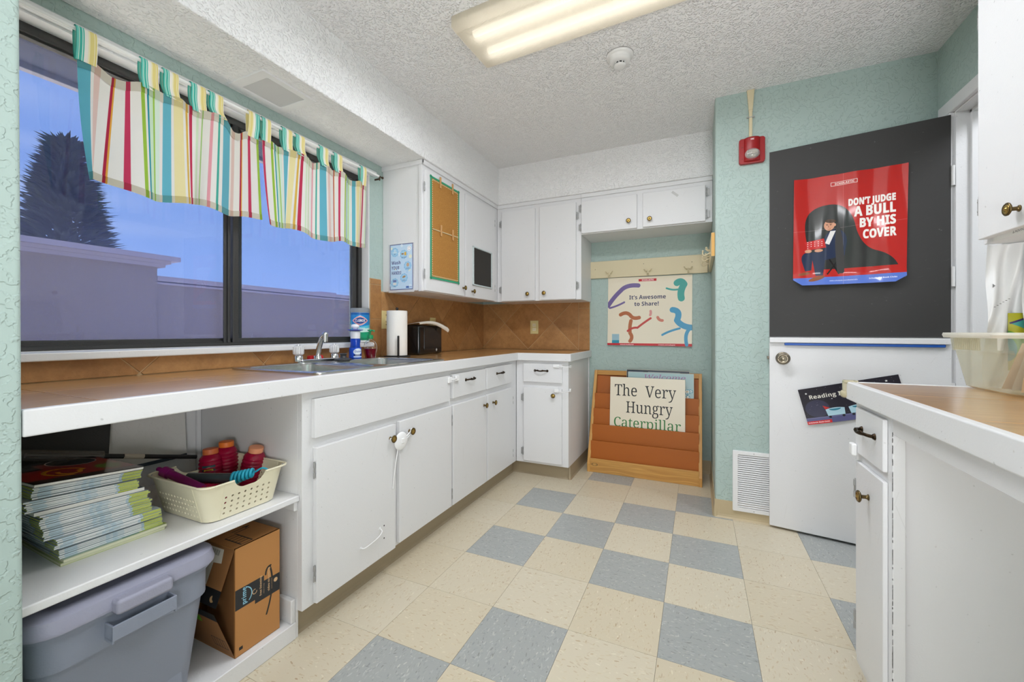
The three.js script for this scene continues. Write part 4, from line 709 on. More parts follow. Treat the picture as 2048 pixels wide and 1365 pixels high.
// ---------- niche: coat rails, hooks, poster, book rack ----------
function hookGeo() { return G([bx(-.011, -.02, 0, .011, .02, .0025, .001), tube([[0, -.005, .002], [0, -.012, .018], [0, -.02, .034], [0, -.008, .046], [0, .006, .044]], .0042, 20, 8), new THREE.SphereGeometry(.0062, 12, 8).translate(0, .008, .044), tube([[-.008, .008, .002], [-.018, .012, .016], [-.026, .022, .024]], .0035, 12, 8), tube([[.008, .008, .002], [.018, .012, .016], [.026, .022, .024]], .0035, 12, 8), new THREE.SphereGeometry(.0055, 10, 8).translate(-.027, .024, .025), new THREE.SphereGeometry(.0055, 10, 8).translate(.027, .024, .025)]); }
const HOOK = hookGeo(), CREAM = M(0xd8cba8, .45, { bumpMap: fineTex, bumpScale: .0003 });
{
  const s = thing('coat_rail', 'cream board with three coat hooks across the niche back wall', 'coat rail', [.36, 1.6, ZB]);
  part('board', bx(-.1, 1.527, ZB + .001, .8, 1.668, ZB + .021, .003), CREAM, s);
  for (const x of [.064, .369, .664]) put('hook', HOOK, CREAM, s, [x, 1.552, ZB + .021]);
  part('nail_holes', [[-.055, 1.602], [.335, 1.625], [.69, 1.615]].map(([x, y]) => rotX(cyl(.0028, .0028, .0008, 8), Math.PI / 2).translate(x, y, ZB + .0212)), BLACK, s);
}
{
  const s = thing('coat_rail', 'cream board with hooks on the side of the teal column', 'coat rail', [.82, 1.6, -1.65]);
  part('board', bx(.804, 1.527, ZB + .024, .8235, 1.668, -1.272, .003), CREAM, s);
  part('end_grain', bx(.805, 1.529, -1.2725, .8225, 1.666, -1.2705), M(0xd9a85e, .6), s);
  for (const z of [-1.85, -1.62, -1.4]) put('hook', HOOK, CREAM, s, [.804, 1.575, z], [0, -Math.PI / 2, 0]);
}
{
  const tex = canvasTex(1024, 880, (c, w, h) => {
    c.fillStyle = '#ece2cc'; c.fillRect(0, 0, w, h); c.fillStyle = '#c61f2c'; c.fillRect(0, h - 32, w, 32); c.fillRect(395, 30, 215, 30);
    c.fillStyle = '#fff'; c.font = 'bold 25px sans-serif'; c.textAlign = 'center'; c.fillText('▪SCHOLASTIC', 502, 54); c.font = 'bold 15px sans-serif'; c.fillText('Scholastic Reading Club', 250, h - 10); c.fillText('scholastic.com/readingclub', 730, h - 10);
    c.fillStyle = '#262a55'; c.font = 'bold 70px sans-serif'; c.fillText('It’s Awesome', 500, 285); c.fillText('to Share!', 490, 370);
    // plain swashes of colour where the printed figures are
    const swash = (col, pts, lw) => { c.strokeStyle = col; c.lineWidth = lw; c.lineCap = 'round'; c.lineJoin = 'round'; c.beginPath(); c.moveTo(...pts[0]); for (let i = 1; i + 1 < pts.length; i += 2) c.quadraticCurveTo(...pts[i], ...pts[i + 1]); c.stroke(); };
    swash('#75649a', [[10, 360], [80, 250], [170, 170], [240, 90], [390, 110]], 54); swash('#75649a', [[30, 390], [120, 370], [215, 320]], 24);
    swash('#3ea39a', [[850, 100], [900, 60], [930, 120], [880, 200], [900, 290]], 78); swash('#3ea39a', [[730, 160], [800, 190], [860, 180]], 22);
    swash('#4a9cc4', [[800, 430], [900, 440], [850, 560], [900, 640], [1010, 650]], 70); swash('#4a9cc4', [[1000, 660], [930, 720], [960, 860]], 40); swash('#4a9cc4', [[880, 660], [760, 690], [680, 740]], 26); swash('#cf7d68', [[625, 520], [640, 560], [680, 560]], 34);
    swash('#b5683f', [[170, 480], [250, 430], [300, 500], [330, 540], [400, 520]], 46); swash('#b5683f', [[300, 560], [280, 640], [290, 720], [330, 770], [290, 820]], 44); swash('#c2433c', [[260, 690], [320, 640], [380, 650], [450, 590], [540, 530]], 26); swash('#d9948f', [[540, 440], [545, 470], [535, 490]], 30);
    c.fillStyle = '#9fc0cc'; c.fillRect(60, h - 150, 92, 118); c.fillStyle = '#2f8ea8'; c.fillRect(60, h - 70, 92, 38);
  });
  sheet('poster', 'cream poster about sharing, hung under the hooks in the niche', 'poster', [[.045, .97], [.69, .966], [.693, 1.519], [.051, 1.524]], (u, v) => ZB + .005 + .003 * Math.sin(u * 8) + .012 * Math.pow(1 - v, 6) + (v > .95 ? .012 * (v - .95) / .05 : 0), tex, .3);
}
const WOOD = M(0xffffff, .4, { map: woodgrain(81, [186, 132, 66], [222, 172, 98], 1 / .5) }), ORANGE = M(0xae5d12, .5, { bumpMap: fineTex, bumpScale: .0002 });
// rack local frame: x along, y up, z to the room; base front edge at z=.28, leaning back
const RK = { x0: -.047, x1: .757, zb: ZB + .024 };
{
  const s = thing('book_rack', 'low wooden display rack with orange tiers, leaning in the niche', 'book rack', [.355, 0, -1.85]);
  const side = polyShape([[-.302, 0], [-.014, 0], [-.005, .75], [-.03, .762], [-.05, .75], [-.302, .06]]);
  const mk = (x) => { const g = ext(side, .017, .002); g.rotateY(-Math.PI / 2); return metres(g.translate(0, 0, RK.zb)).scale(1, 1, -1); };
  // profile z measured out of the wall
  const pan = (x) => { const sh = polyShape([[.012, 0], [.298, 0], [.298, .06], [.04, .762], [.012, .762]]); const g = ext(sh, .018, .0025).rotateY(-Math.PI / 2); return metres(g.translate(x + .018, 0, RK.zb), 1, 0, 0, true); };
  part('side_panel', pan(RK.x0), WOOD, s); part('side_panel', pan(RK.x1 - .018), WOOD, s);
  part('base_board', bx(RK.x0 + .016, .0, RK.zb + .276, RK.x1 - .016, .103, RK.zb + .294, .003), WOOD, s);
  part('top_rail', bx(RK.x0 + .016, .725, RK.zb + .012, RK.x1 - .016, .762, RK.zb + .034, .003), WOOD, s);
  part('back_board', bx(RK.x0 + .016, .02, RK.zb + .01, RK.x1 - .016, .73, RK.zb + .016), ORANGE, s);
  const tops = [.232, .352, .47, .585], zs = [.262, .218, .172, .126];
  tops.forEach((y, k) => { const z1 = RK.zb + zs[k], h = .16; const g = rotX(bx(RK.x0 + .017, 0, -.004, RK.x1 - .017, h, .004, .002), -.07).translate(0, y - h * Math.cos(.07), z1 + .002); part('tier', g, ORANGE, s); });
  part('tier', rotX(bx(RK.x0 + .017, 0, -.003, RK.x1 - .017, .2, .003), -.18).translate(0, .52, RK.zb + .056), ORANGE, s);
  const m = canvasTex(256, 128, (c, w, h) => { c.fillStyle = '#c99a55'; c.fillRect(0, 0, w, h); c.strokeStyle = '#33261a'; c.lineWidth = 9; c.beginPath(); c.ellipse(w / 2, h / 2, 112, 52, 0, 0, 7); c.stroke(); c.lineWidth = 5; c.beginPath(); c.ellipse(w / 2, h / 2, 88, 34, 0, 0, 7); c.stroke(); });
  part('oval_mark', rotX(cyl(.5, .5, .0008, 40), Math.PI / 2).scale(.054, .026, 1).translate(.008, .06, RK.zb + .2945), [M(0x33261a, .5), M(0xffffff, .5, { map: m }), M(0x33261a, .5)][1], s);
}
function board(name, label, cat, x0, x1, y0, y1, z, tilt, t, tex, roll = 0) {
  const s = thing(name, label, cat, [(x0 + x1) / 2, y0, z]); s.org = null; s.rotation.set(-tilt, 0, roll); const w = (x1 - x0) / 2, h = y1 - y0;
  part('cover', metres(bx(-w, 0, 0, w, h, t, .002)), M(0xded6c4, .6), s);
  const g = new THREE.PlaneGeometry(2 * w - .004, h - .004).translate(0, h / 2, t + .0006); part('front', g, M(0xffffff, .35, { map: tex }), s); return s;
}
board('big_book', 'big cream book with handwritten title standing in the orange rack', 'book', .103, .648, .235, .727, ZB + .214, .085, .012, canvasTex(1024, 920, (c, w, h) => {
  c.fillStyle = '#ece2cd'; c.fillRect(0, 0, w, h); c.strokeStyle = '#141414'; c.fillStyle = '#141414'; c.font = '225px serif';
  lines(c, [['The', 60, 265, .82], ['Very', 495, 270, .82], ['Hungry', 225, 505, .78]]); c.fillStyle = '#2f7a3a'; c.font = '190px serif'; lines(c, [['Caterpillar', 50, 715, .95]]);
}));
board('big_book', 'pale blue welcome book behind the cream book in the rack', 'book', .228, .705, .5, .765, ZB + .129, .09, .009, canvasTex(512, 384, (c, w, h) => { const r = rngOf(4); c.fillStyle = '#a9c4c6'; c.fillRect(0, 0, w, h); c.fillStyle = '#a06a9c'; c.font = 'italic 74px serif'; c.fillText('Welcome', 120, 75); for (let i = 0; i < 9; i++) { const x = 380 + r() * 110, y = 150 + r() * 120; c.fillStyle = '#5f9fb0'; c.beginPath(); c.arc(x, y, 26, 0, 7); c.fill(); c.fillStyle = '#f4efe2'; for (let k = 0; k < 7; k++) { c.beginPath(); c.ellipse(x + 14 * Math.cos(k * .9), y + 14 * Math.sin(k * .9), 9, 4, k * .9, 0, 7); c.fill(); } c.fillStyle = '#e0a33c'; c.beginPath(); c.arc(x, y, 5, 0, 7); c.fill(); } }));
board('big_book', 'dark book at the very back of the orange rack', 'book', .215, .675, .54, .782, ZB + .113, .09, .009, canvasTex(256, 192, (c, w, h) => { c.fillStyle = '#24303c'; c.fillRect(0, 0, w, h); c.fillStyle = '#3f5a78'; c.fillRect(10, 10, 60, 170); c.fillStyle = '#6f7a80'; c.fillRect(90, 8, 130, 20); }));

// ---------- on the wall cabinets ----------
{
  const z0 = -1.043, z1 = -.696, y0 = 1.41, y1 = 2.067, X = UX + DT;
  const s = thing('bulletin_board', 'burlap pin board with green scalloped border on a wall cabinet door', 'pin board', [X, (y0 + y1) / 2, (z0 + z1) / 2]);
  const bur = dataTex(256, (x, y) => { const a = .5 + .5 * Math.sin(x * 256 * .785), b = .5 + .5 * Math.sin(y * 256 * .785), n = n64(x, y), k = clamp(.35 * a + .35 * b + .5 * n - .1, 0, 1); return [lerp(146, 206, k), lerp(96, 152, k), lerp(38, 78, k)]; }, 1 / .12, true);
  part('burlap', bx(X, y0 + .012, z0 + .012, X + .004, y1 - .012, z1 - .012), M(0xffffff, .95, { map: bur }), s);
  const G1 = M(0x2f9f77, .6), sc = [];
  const edge = (horiz, f, a, b, out) => { const n = Math.round((b - a) / .014), list = [horiz ? bx(X + .0035, f - .004, a, X + .006, f + .004, b) : bx(X + .0035, a, f - .004, X + .006, b, f + .004)]; for (let k = 0; k < n; k++) { const q = lerp(a, b, (k + .5) / n), c = rotZ(cyl(.0062, .0062, .0028, 12), -Math.PI / 2); list.push(horiz ? c.translate(X + .0035, f + out * .003, q) : c.translate(X + .0035, q, f + out * .003)); } return list; };
  part('border', [...edge(true, y1 - .009, z0, z1, -1), ...edge(true, y0 + .009, z0, z1, 1), ...edge(false, z0 + .008, y0, y1, 1), ...edge(false, z1 - .008, y0, y1, -1)], G1, s);
  const st = [], cream = M(0xd9c79c, .8); for (let k = 0; k < 44; k++) { const y = lerp(y0 + .03, y1 - .03, k / 43); for (const z of [z0 + .024, z1 - .024]) st.push(bx(X + .004, y - .004, z - .003, X + .0062, y + .003, z + .003, .001)); } for (let k = 0; k < 24; k++) { const z = lerp(z0 + .03, z1 - .03, k / 23); for (const y of [y0 + .024, y1 - .024]) st.push(bx(X + .004, y - .003, z - .004, X + .0062, y + .003, z + .004, .001)); }
  part('stitching', st, cream, s);
  part('string', [tube([[X + .006, 1.729, z1 - .02], [X + .007, 1.732, -.87], [X + .006, 1.737, z0 + .02]], .0028, 40, 6), tube([[X + .007, 1.7305, z1 - .02], [X + .0085, 1.7335, -.87], [X + .007, 1.7385, z0 + .02]], .002, 40, 6)], cream, s);
  const pin = () => [bx(0, -.036, -.0075, .006, .036, -.0012, .0018), bx(0, -.036, .0012, .006, .036, .0075, .0018).rotateX(.02), tube([[.003, .004, -.008], [.007, .006, 0], [.003, .004, .008]], .0014, 10, 6)];
  const PM = M(0xc99a63, .6), first = single('clothespin', pin(), PM, 'wooden clothespin clipped at the top edge of the burlap board, nearer the window', 'clothespin', 'clothespins on the burlap board', [X + .007, 2.047, -.803]);
  const rest = [[2.051, -.948, 'wooden clothespin clipped at the top edge of the burlap board, nearer the chalkboard'], [1.737, -.809, 'wooden clothespin on the string across the burlap board, nearer the window'], [1.738, -.949, 'wooden clothespin on the string across the burlap board, nearer the chalkboard']];
  for (const [y, z, l] of rest) { const k = first.clone(); k.name = numbered('clothespin'); k.position.set(X + (y < 1.8 ? .009 : .007), y, z); k.userData = { ...first.userData, label: l }; scene.add(k); }
}
{
  const z0 = -1.542, z1 = -1.232, y0 = 1.426, y1 = 1.722, X = UX + DT, s = thing('chalkboard', 'little chalkboard with pale beaded frame on a wall cabinet door', 'chalkboard', [X, 1.57, -1.39]);
  part('slate', bx(X, y0 + .008, z0 + .008, X + .004, y1 - .008, z1 - .008), M(0x2f2c28, .75), s);
  const f = []; for (const [a, b, c, d] of [[y0, z0, y0 + .012, z1], [y1 - .012, z0, y1, z1], [y0, z0, y1, z0 + .014], [y0, z1 - .014, y1, z1]]) f.push(bx(X, a, b, X + .009, c, d, .003));
  for (let k = 0; k < 26; k++) { const z = lerp(z0 + .006, z1 - .006, k / 25), y = lerp(y0 + .006, y1 - .006, k / 25); for (const p of [[y0 + .006, z], [y1 - .006, z], [y, z0 + .007], [y, z1 - .007]]) f.push(new THREE.SphereGeometry(.0045, 6, 5).translate(X + .009, ...p)); }
  part('frame', f, M(0xc9d3d3, .45), s);
}
{
  const s = thing('sign', 'pale blue hand washing sign on the wall cabinet side, facing the window', 'sign', [-.979, 1.49, -.65]); s.org = null;
  const tex = canvasTex(512, 820, (c, w, h) => {
    const r = rngOf(6); c.fillStyle = '#4b4a83'; c.fillRect(0, 0, w, h); c.fillStyle = '#c6def3'; c.fillRect(12, 12, w - 24, h - 24);
    for (let i = 0; i < 14; i++) { c.fillStyle = ['#dcebf8', '#e9ecd9', '#b4d5ef'][i % 3]; c.beginPath(); c.arc(30 + r() * 450, 30 + r() * 760, 10 + r() * 26, 0, 7); c.fill(); }
    for (const [x, y] of [[110, 140], [310, 190], [395, 400], [315, 610], [110, 690]]) { c.fillStyle = '#8fc3e6'; for (let k = 0; k < 9; k++) { c.beginPath(); c.arc(x + 58 * Math.cos(k * .7), y + 58 * Math.sin(k * .7), 26, 0, 7); c.fill(); } c.fillStyle = '#a9d3ee'; c.beginPath(); c.arc(x, y, 62, 0, 7); c.fill(); }
    const dr = (col, f) => { c.fillStyle = col; c.beginPath(); f(); c.fill(); };
    dr('#e9f0f4', () => { c.rect(105, 90, 16, 60); c.rect(60, 140, 100, 10); }); dr('#e8b53a', () => c.rect(325, 150, 40, 60)); dr('#9a7a5a', () => c.ellipse(285, 180, 30, 14, 0, 0, 7)); dr('#c9a98c', () => c.ellipse(400, 380, 30, 36, 0, 0, 7)); dr('#b08a5c', () => c.ellipse(315, 590, 38, 18, -.3, 0, 7)); dr('#6f7fb2', () => c.rect(70, 640, 76, 40)); dr('#e7e2dd', () => c.ellipse(108, 710, 40, 20, 0, 0, 7));
    c.fillStyle = '#47457f'; c.textAlign = 'center'; c.font = 'bold 22px sans-serif'; [['WET', 110, 185], ['USE SOAP', 310, 250], ['SCRUB', 395, 450], ['RINSE', 315, 660], ['DRY', 110, 760]].forEach((q) => c.fillText(...q));
    c.fillStyle = '#fff'; c.beginPath(); c.arc(430, 90, 42, 0, 7); c.fill(); c.strokeStyle = '#7d7aa8'; c.lineWidth = 5; c.beginPath(); c.arc(430, 90, 26, 0, 7); c.stroke();
    c.fillStyle = '#47457f'; c.textAlign = 'left'; c.font = 'bold 84px sans-serif'; lines(c, [['Wash', 36, 360, .95], ['YOUR', 36, 452, .78], ['HANDS!', 36, 544, .72]]);
    c.fillStyle = '#4d6fb3'; c.fillRect(360, 760, 66, 34); c.fillStyle = '#9db4d4'; c.fillRect(434, 766, 56, 20);
  });
  part('sleeve', [bx(-.104, -.16, .0005, .098, .152, .0022, .0008)], M(0xf4f6f8, .2, { transparent: true, opacity: .45 }), s);
  part('print', new THREE.PlaneGeometry(.182, .29).translate(-.002, .001, .0027), M(0xffffff, .3, { map: tex }), s);
}
// ---------- child latches ----------
function strapLatch(label, pts, pads) {
  const s = thing('child_latch', label, 'latch', pads[0][0]); for (const [p, sz] of pads) part('pad', bx(p[0] - sz[0] / 2, p[1] - sz[1] / 2, p[2] - sz[2] / 2, p[0] + sz[0] / 2, p[1] + sz[1] / 2, p[2] + sz[2] / 2, .005), LATCH, s);
  if (pts) part('strap', tube(pts, .0032, 24, 8), LATCH, s);
}
strapLatch('white latch bridging the false drawer front and small drawer', [[-.497, .817, -.462], [-.488, .818, -.5], [-.497, .818, -.535]], [[[-.499, .816, -.464], [.012, .032, .036]], [[-.499, .818, -.538], [.012, .032, .036]]]);
strapLatch('white latch on the end cabinet drawer, wrapping its corner', [[-.19, .831, -1.39], [-.14, .829, -1.388], [-.108, .828, -1.405], [-.107, .827, -1.44]], [[[-.2, .831, -1.395], [.046, .026, .012]], [[-.109, .827, -1.45], [.012, .024, .03]]]);
strapLatch('white latch strap from end cabinet door round to its side', [[-.19, .652, -1.39], [-.14, .647, -1.386], [-.106, .652, -1.4], [-.106, .654, -1.44]], [[[-.196, .652, -1.394], [.036, .024, .012]], [[-.109, .654, -1.45], [.012, .026, .03]]]);
strapLatch('white latch pad on the narrow right cabinet drawer', null, [[[1.163, .722, -.13], [.014, .036, .03]]]);
{
  const X = FX + DT, s = thing('cabinet_lock', 'white oval strap lock looped round the sink cabinet knobs', 'lock', [X + .02, .588, -.045]);
  part('body', [(() => { const g = new THREE.SphereGeometry(.043, 28, 18); g.scale(.25, .95, 1); return g.translate(X + .018, .586, -.045); })(), bx(X + .02, .575, -.056, X + .031, .6, -.034, .004)], LATCH, s);
  part('strap', [tube([[X + .018, .588, -.018], [X + .02, .598, .004], [X + .012, .611, .014], [X + .01, .604, .018], [X + .012, .594, .004], [X + .018, .58, -.02]], .0026, 26, 8), tube([[X + .018, .592, -.07], [X + .018, .612, -.108], [X + .012, .624, -.13], [X + .01, .61, -.138], [X + .014, .602, -.118], [X + .018, .58, -.07]], .0026, 26, 8)], LATCH, s);
  part('loose_tail', tube([[X + .014, .56, -.03], [X + .012, .5, -.018], [X + .006, .43, -.012], [X + .003, .38, -.008]], .0028, 24, 8), LATCH, s);
}

// ---------- on the open shelves ----------
const SH = .507;
{ // the stack of thin books, cut edges towards the room
  const edge = canvasTex(512, 16, (c, w, h) => { const r = rngOf(19); c.fillStyle = '#f3f4f2'; c.fillRect(0, 0, w, h); for (let i = 0; i < 9; i++) { c.fillStyle = ['#c6dce8', '#e4ebee', '#bcd4e2', '#d6e3e9'][i & 3]; c.fillRect(r() * w * .78, 0, 10 + r() * 60, h); } c.fillStyle = '#c3cf3a'; c.fillRect(w * .8, 0, w * .2, h); c.fillStyle = 'rgba(90,90,80,.35)'; for (let y = 0; y < h; y += 3) c.fillRect(0, y, w, 1); });
  const PG = M(0xffffff, .8, { map: edge }), PLAIN = M(0xe6e4dc, .8), COV = M(0xaab6ba, .4), COVD = M(0x2f3c46, .4);
  const lx = .255, lz = .212, T = .0042; // x depth, z length, thickness; origin at the middle of the base
  const pg = (() => { const g = new THREE.BoxGeometry(lx, T - .0012, lz - .002); return g.translate(0, T / 2, 0); })();
  const cv = G([bx(-lx / 2, 0, -lz / 2, lx / 2, .0006, lz / 2), bx(-lx / 2, T - .0006, -lz / 2, lx / 2, T, lz / 2)]);
  const tens = ['', '', 'twenty', 'thirty'], ones = ['', 'first', 'second', 'third', 'fourth', 'fifth', 'sixth', 'seventh', 'eighth', 'ninth', 'tenth', 'eleventh', 'twelfth', 'thirteenth', 'fourteenth', 'fifteenth', 'sixteenth', 'seventeenth', 'eighteenth', 'nineteenth'];
  const nth = (i) => (i < 20 ? ones[i] : i % 10 ? tens[Math.floor(i / 10)] + '-' + ones[i % 10] : tens[i / 10].replace('ty', 'tieth'));
  const lab = (i) => 'thin book with blue and yellow page edges, ' + nth(i) + ' from the bottom of the stack';
  const proto = thing('thin_book', lab(1), 'book', [0, 0, 0], 0, 'thin books in the shelf stack');
  put('pages', pg, PG, proto, [0, 0, 0]); put('cover', cv, COV, proto, [0, 0, 0]);
  const r = rngOf(44); let y = SH + .0155, n = 0;
  const runs = [[7, -.005, .003, -.02], [5, .012, .016, .02], [7, -.002, .03, -.03], [7, .006, .042, .03], [0], [6, .0, .06, -.01], [6, -.008, .052, .05]];
  const set = (o, x, yy, z, rx, ry) => { o.position.set(x, yy, z); o.rotation.set(rx, ry, 0, 'YXZ'); };
  let k = 0;
  for (const [cnt, dx, dz, ry] of runs) {
    if (!cnt) { const b = thing('thick_book', 'thicker off-white paged book in the middle of the shelf stack', 'book', [0, 0, 0]); b.org = null; part('pages', new THREE.BoxGeometry(lx, .0085, lz).translate(0, .0047, 0), PLAIN, b); part('cover', [bx(-lx / 2, 0, -lz / 2, lx / 2, .0006, lz / 2), bx(-lx / 2, .009, -lz / 2, lx / 2, .0097, lz / 2)], COVD, b); set(b, -.806, y, .872 + .05, -.055, .02); y += .0103; continue; }
    for (let i = 0; i < cnt; i++) {
      const b = n ? proto.clone() : proto; if (n) { b.name = numbered('thin_book'); b.userData = { ...proto.userData, label: lab(n + 1) }; scene.add(b); }
      set(b, -.806 + dx + (r() - .5) * .006, y, .872 + dz + (r() - .5) * .006, -.008 * 0 - k * .0023, ry * .6 + (r() - .5) * .02); y += T + .0003; n++; k++;
    }
  }
  const low = ['flat picture book with green landscape cover, under the whole shelf stack', 'pale picture book lying second from the bottom of the shelf stack'];
  const art = canvasTex(512, 512, (c, w, h) => { c.fillStyle = '#9db3a2'; c.fillRect(0, 0, w, h); c.fillStyle = '#a9b860'; c.beginPath(); c.ellipse(440, 90, 190, 120, 0, 0, 7); c.fill(); c.fillStyle = '#4f7f6c'; c.fillRect(380, 150, 130, 90); c.fillStyle = '#587a92'; c.beginPath(); c.ellipse(430, 270, 60, 150, 0, 0, 7); c.fill(); c.strokeStyle = '#b4584a'; c.lineWidth = 26; c.beginPath(); c.moveTo(470, 180); c.lineTo(450, 390); c.stroke(); });
  low.forEach((l, i) => { const b = thing('picture_book', l, 'book', [0, 0, 0]); b.org = null; const h = .0075; part('pages', bx(-lx / 2, .0008, -lz / 2, lx / 2, h - .0008, lz / 2), M(0xd9d8bd, .8), b); part('cover', [bx(-lx / 2 - .002, 0, -lz / 2 - .001, lx / 2 + .002, .0008, lz / 2 + .001), bx(-lx / 2 - .002, h - .0008, -lz / 2 - .001, lx / 2 + .002, h, lz / 2 + .001)], i ? M(0xc9cfae, .4) : M(0xb4bf86, .4), b); if (i) { const g = new THREE.PlaneGeometry(lx, lz).rotateX(-Math.PI / 2).translate(0, h + .0005, 0); part('cover_print', g, M(0xffffff, .35, { map: art }), b); } set(b, -.803 + i * .002, SH + i * h, .872 - i * .003, 0, i * .01 - .02); });
  const top = thing('picture_book', 'dark red picture book with yellow scroll and green ball, on top of the shelf stack', 'book', [0, 0, 0]); top.org = null;
  part('pages', bx(-lx / 2, .0008, -lz / 2, lx / 2, .007, lz / 2), PLAIN, top); part('cover', [bx(-lx / 2 - .001, 0, -lz / 2 - .001, lx / 2 + .001, .001, lz / 2 + .001), bx(-lx / 2 - .001, .007, -lz / 2 - .001, lx / 2 + .001, .008, lz / 2 + .001)], M(0x1d1a18, .3), top);
  const swirl = canvasTex(512, 512, (c, w, h) => { c.fillStyle = '#a8201a'; c.fillRect(0, 0, w, h); c.fillStyle = '#161b26'; c.fillRect(0, 340, 200, 172); c.fillRect(0, 0, 60, 512); c.fillStyle = '#20242c'; c.beginPath(); c.ellipse(90, 160, 100, 120, 0, 0, 7); c.fill(); c.strokeStyle = '#d8cfc4'; c.lineWidth = 7; c.stroke(); c.strokeStyle = '#d79a1e'; c.lineWidth = 22; c.beginPath(); c.arc(330, 300, 90, 0, 4.6); c.arc(345, 290, 48, 4.6, 8.5); c.stroke(); c.fillStyle = '#5f9a2c'; c.beginPath(); c.arc(330, 90, 66, 0, 7); c.fill(); c.fillStyle = '#3b2d24'; c.fillRect(440, 0, 72, 512); });
  part('cover_print', (() => { const g = new THREE.PlaneGeometry(lx, lz).rotateX(-Math.PI / 2); return g.translate(0, .0087, 0); })(), M(0xffffff, .12, { map: swirl }), top);
  set(top, -.802, y, .928, -.1, .05);
}
{ // leaning against the back of the shelf
  const s = thing('black_panel', 'black textured panel leaning in the far corner of the shelf', 'panel', [-1.035, SH, .93]); s.org = null; s.rotation.set(0, 0, .17);
  const g = ext(polyShape([[-.16, 0], [.165, 0], [.205, .345], [-.16, .345]]), .012, .002).rotateY(Math.PI / 2); part('board', metres(g), M(0x2b2a29, .6, { bumpMap: fineTex, bumpScale: .0008 }), s);
}
{
  const s = thing('display_board', 'white display board with wooden bottom edge leaning against shelf back', 'board', [-1.082, SH, .7]); s.org = null; s.rotation.set(0, 0, .08);
  part('sheet', bx(0, .098, -.2, .006, .345, .235, .001), M(0xdcdad6, .6, { bumpMap: plasterTex, bumpScale: .0006 }), s);
  part('bottom_edge', bx(0, .086, -.2, .009, .098, .235, .002), M(0x33424f, .5), s); part('foot', bx(0, 0, .0, .02, .09, .235, .002), M(0xd8b9a2, .7), s);
}
{
  const s = thing('pole', 'thin black pole with clear plastic sleeve and a tape label, across the shelf back', 'pole', [-1.0, .7, .75]);
  const a = [-.985, .762, 1.06], b = [-1.005, .603, .51], at = (t) => [0, 1, 2].map((k) => lerp(a[k], b[k], t));
  part('shaft', rod(at(.2), b, .0075, 14), BLACK, s);
  part('sleeve', rod(at(0), at(.5), .0165, 18), M(0x8f8a86, .2, { transparent: true, opacity: .45 }), s);
  part('tape_label', rod(at(.6), at(.7), .0082, 14), M(0xcfc4b4, .5), s);
}
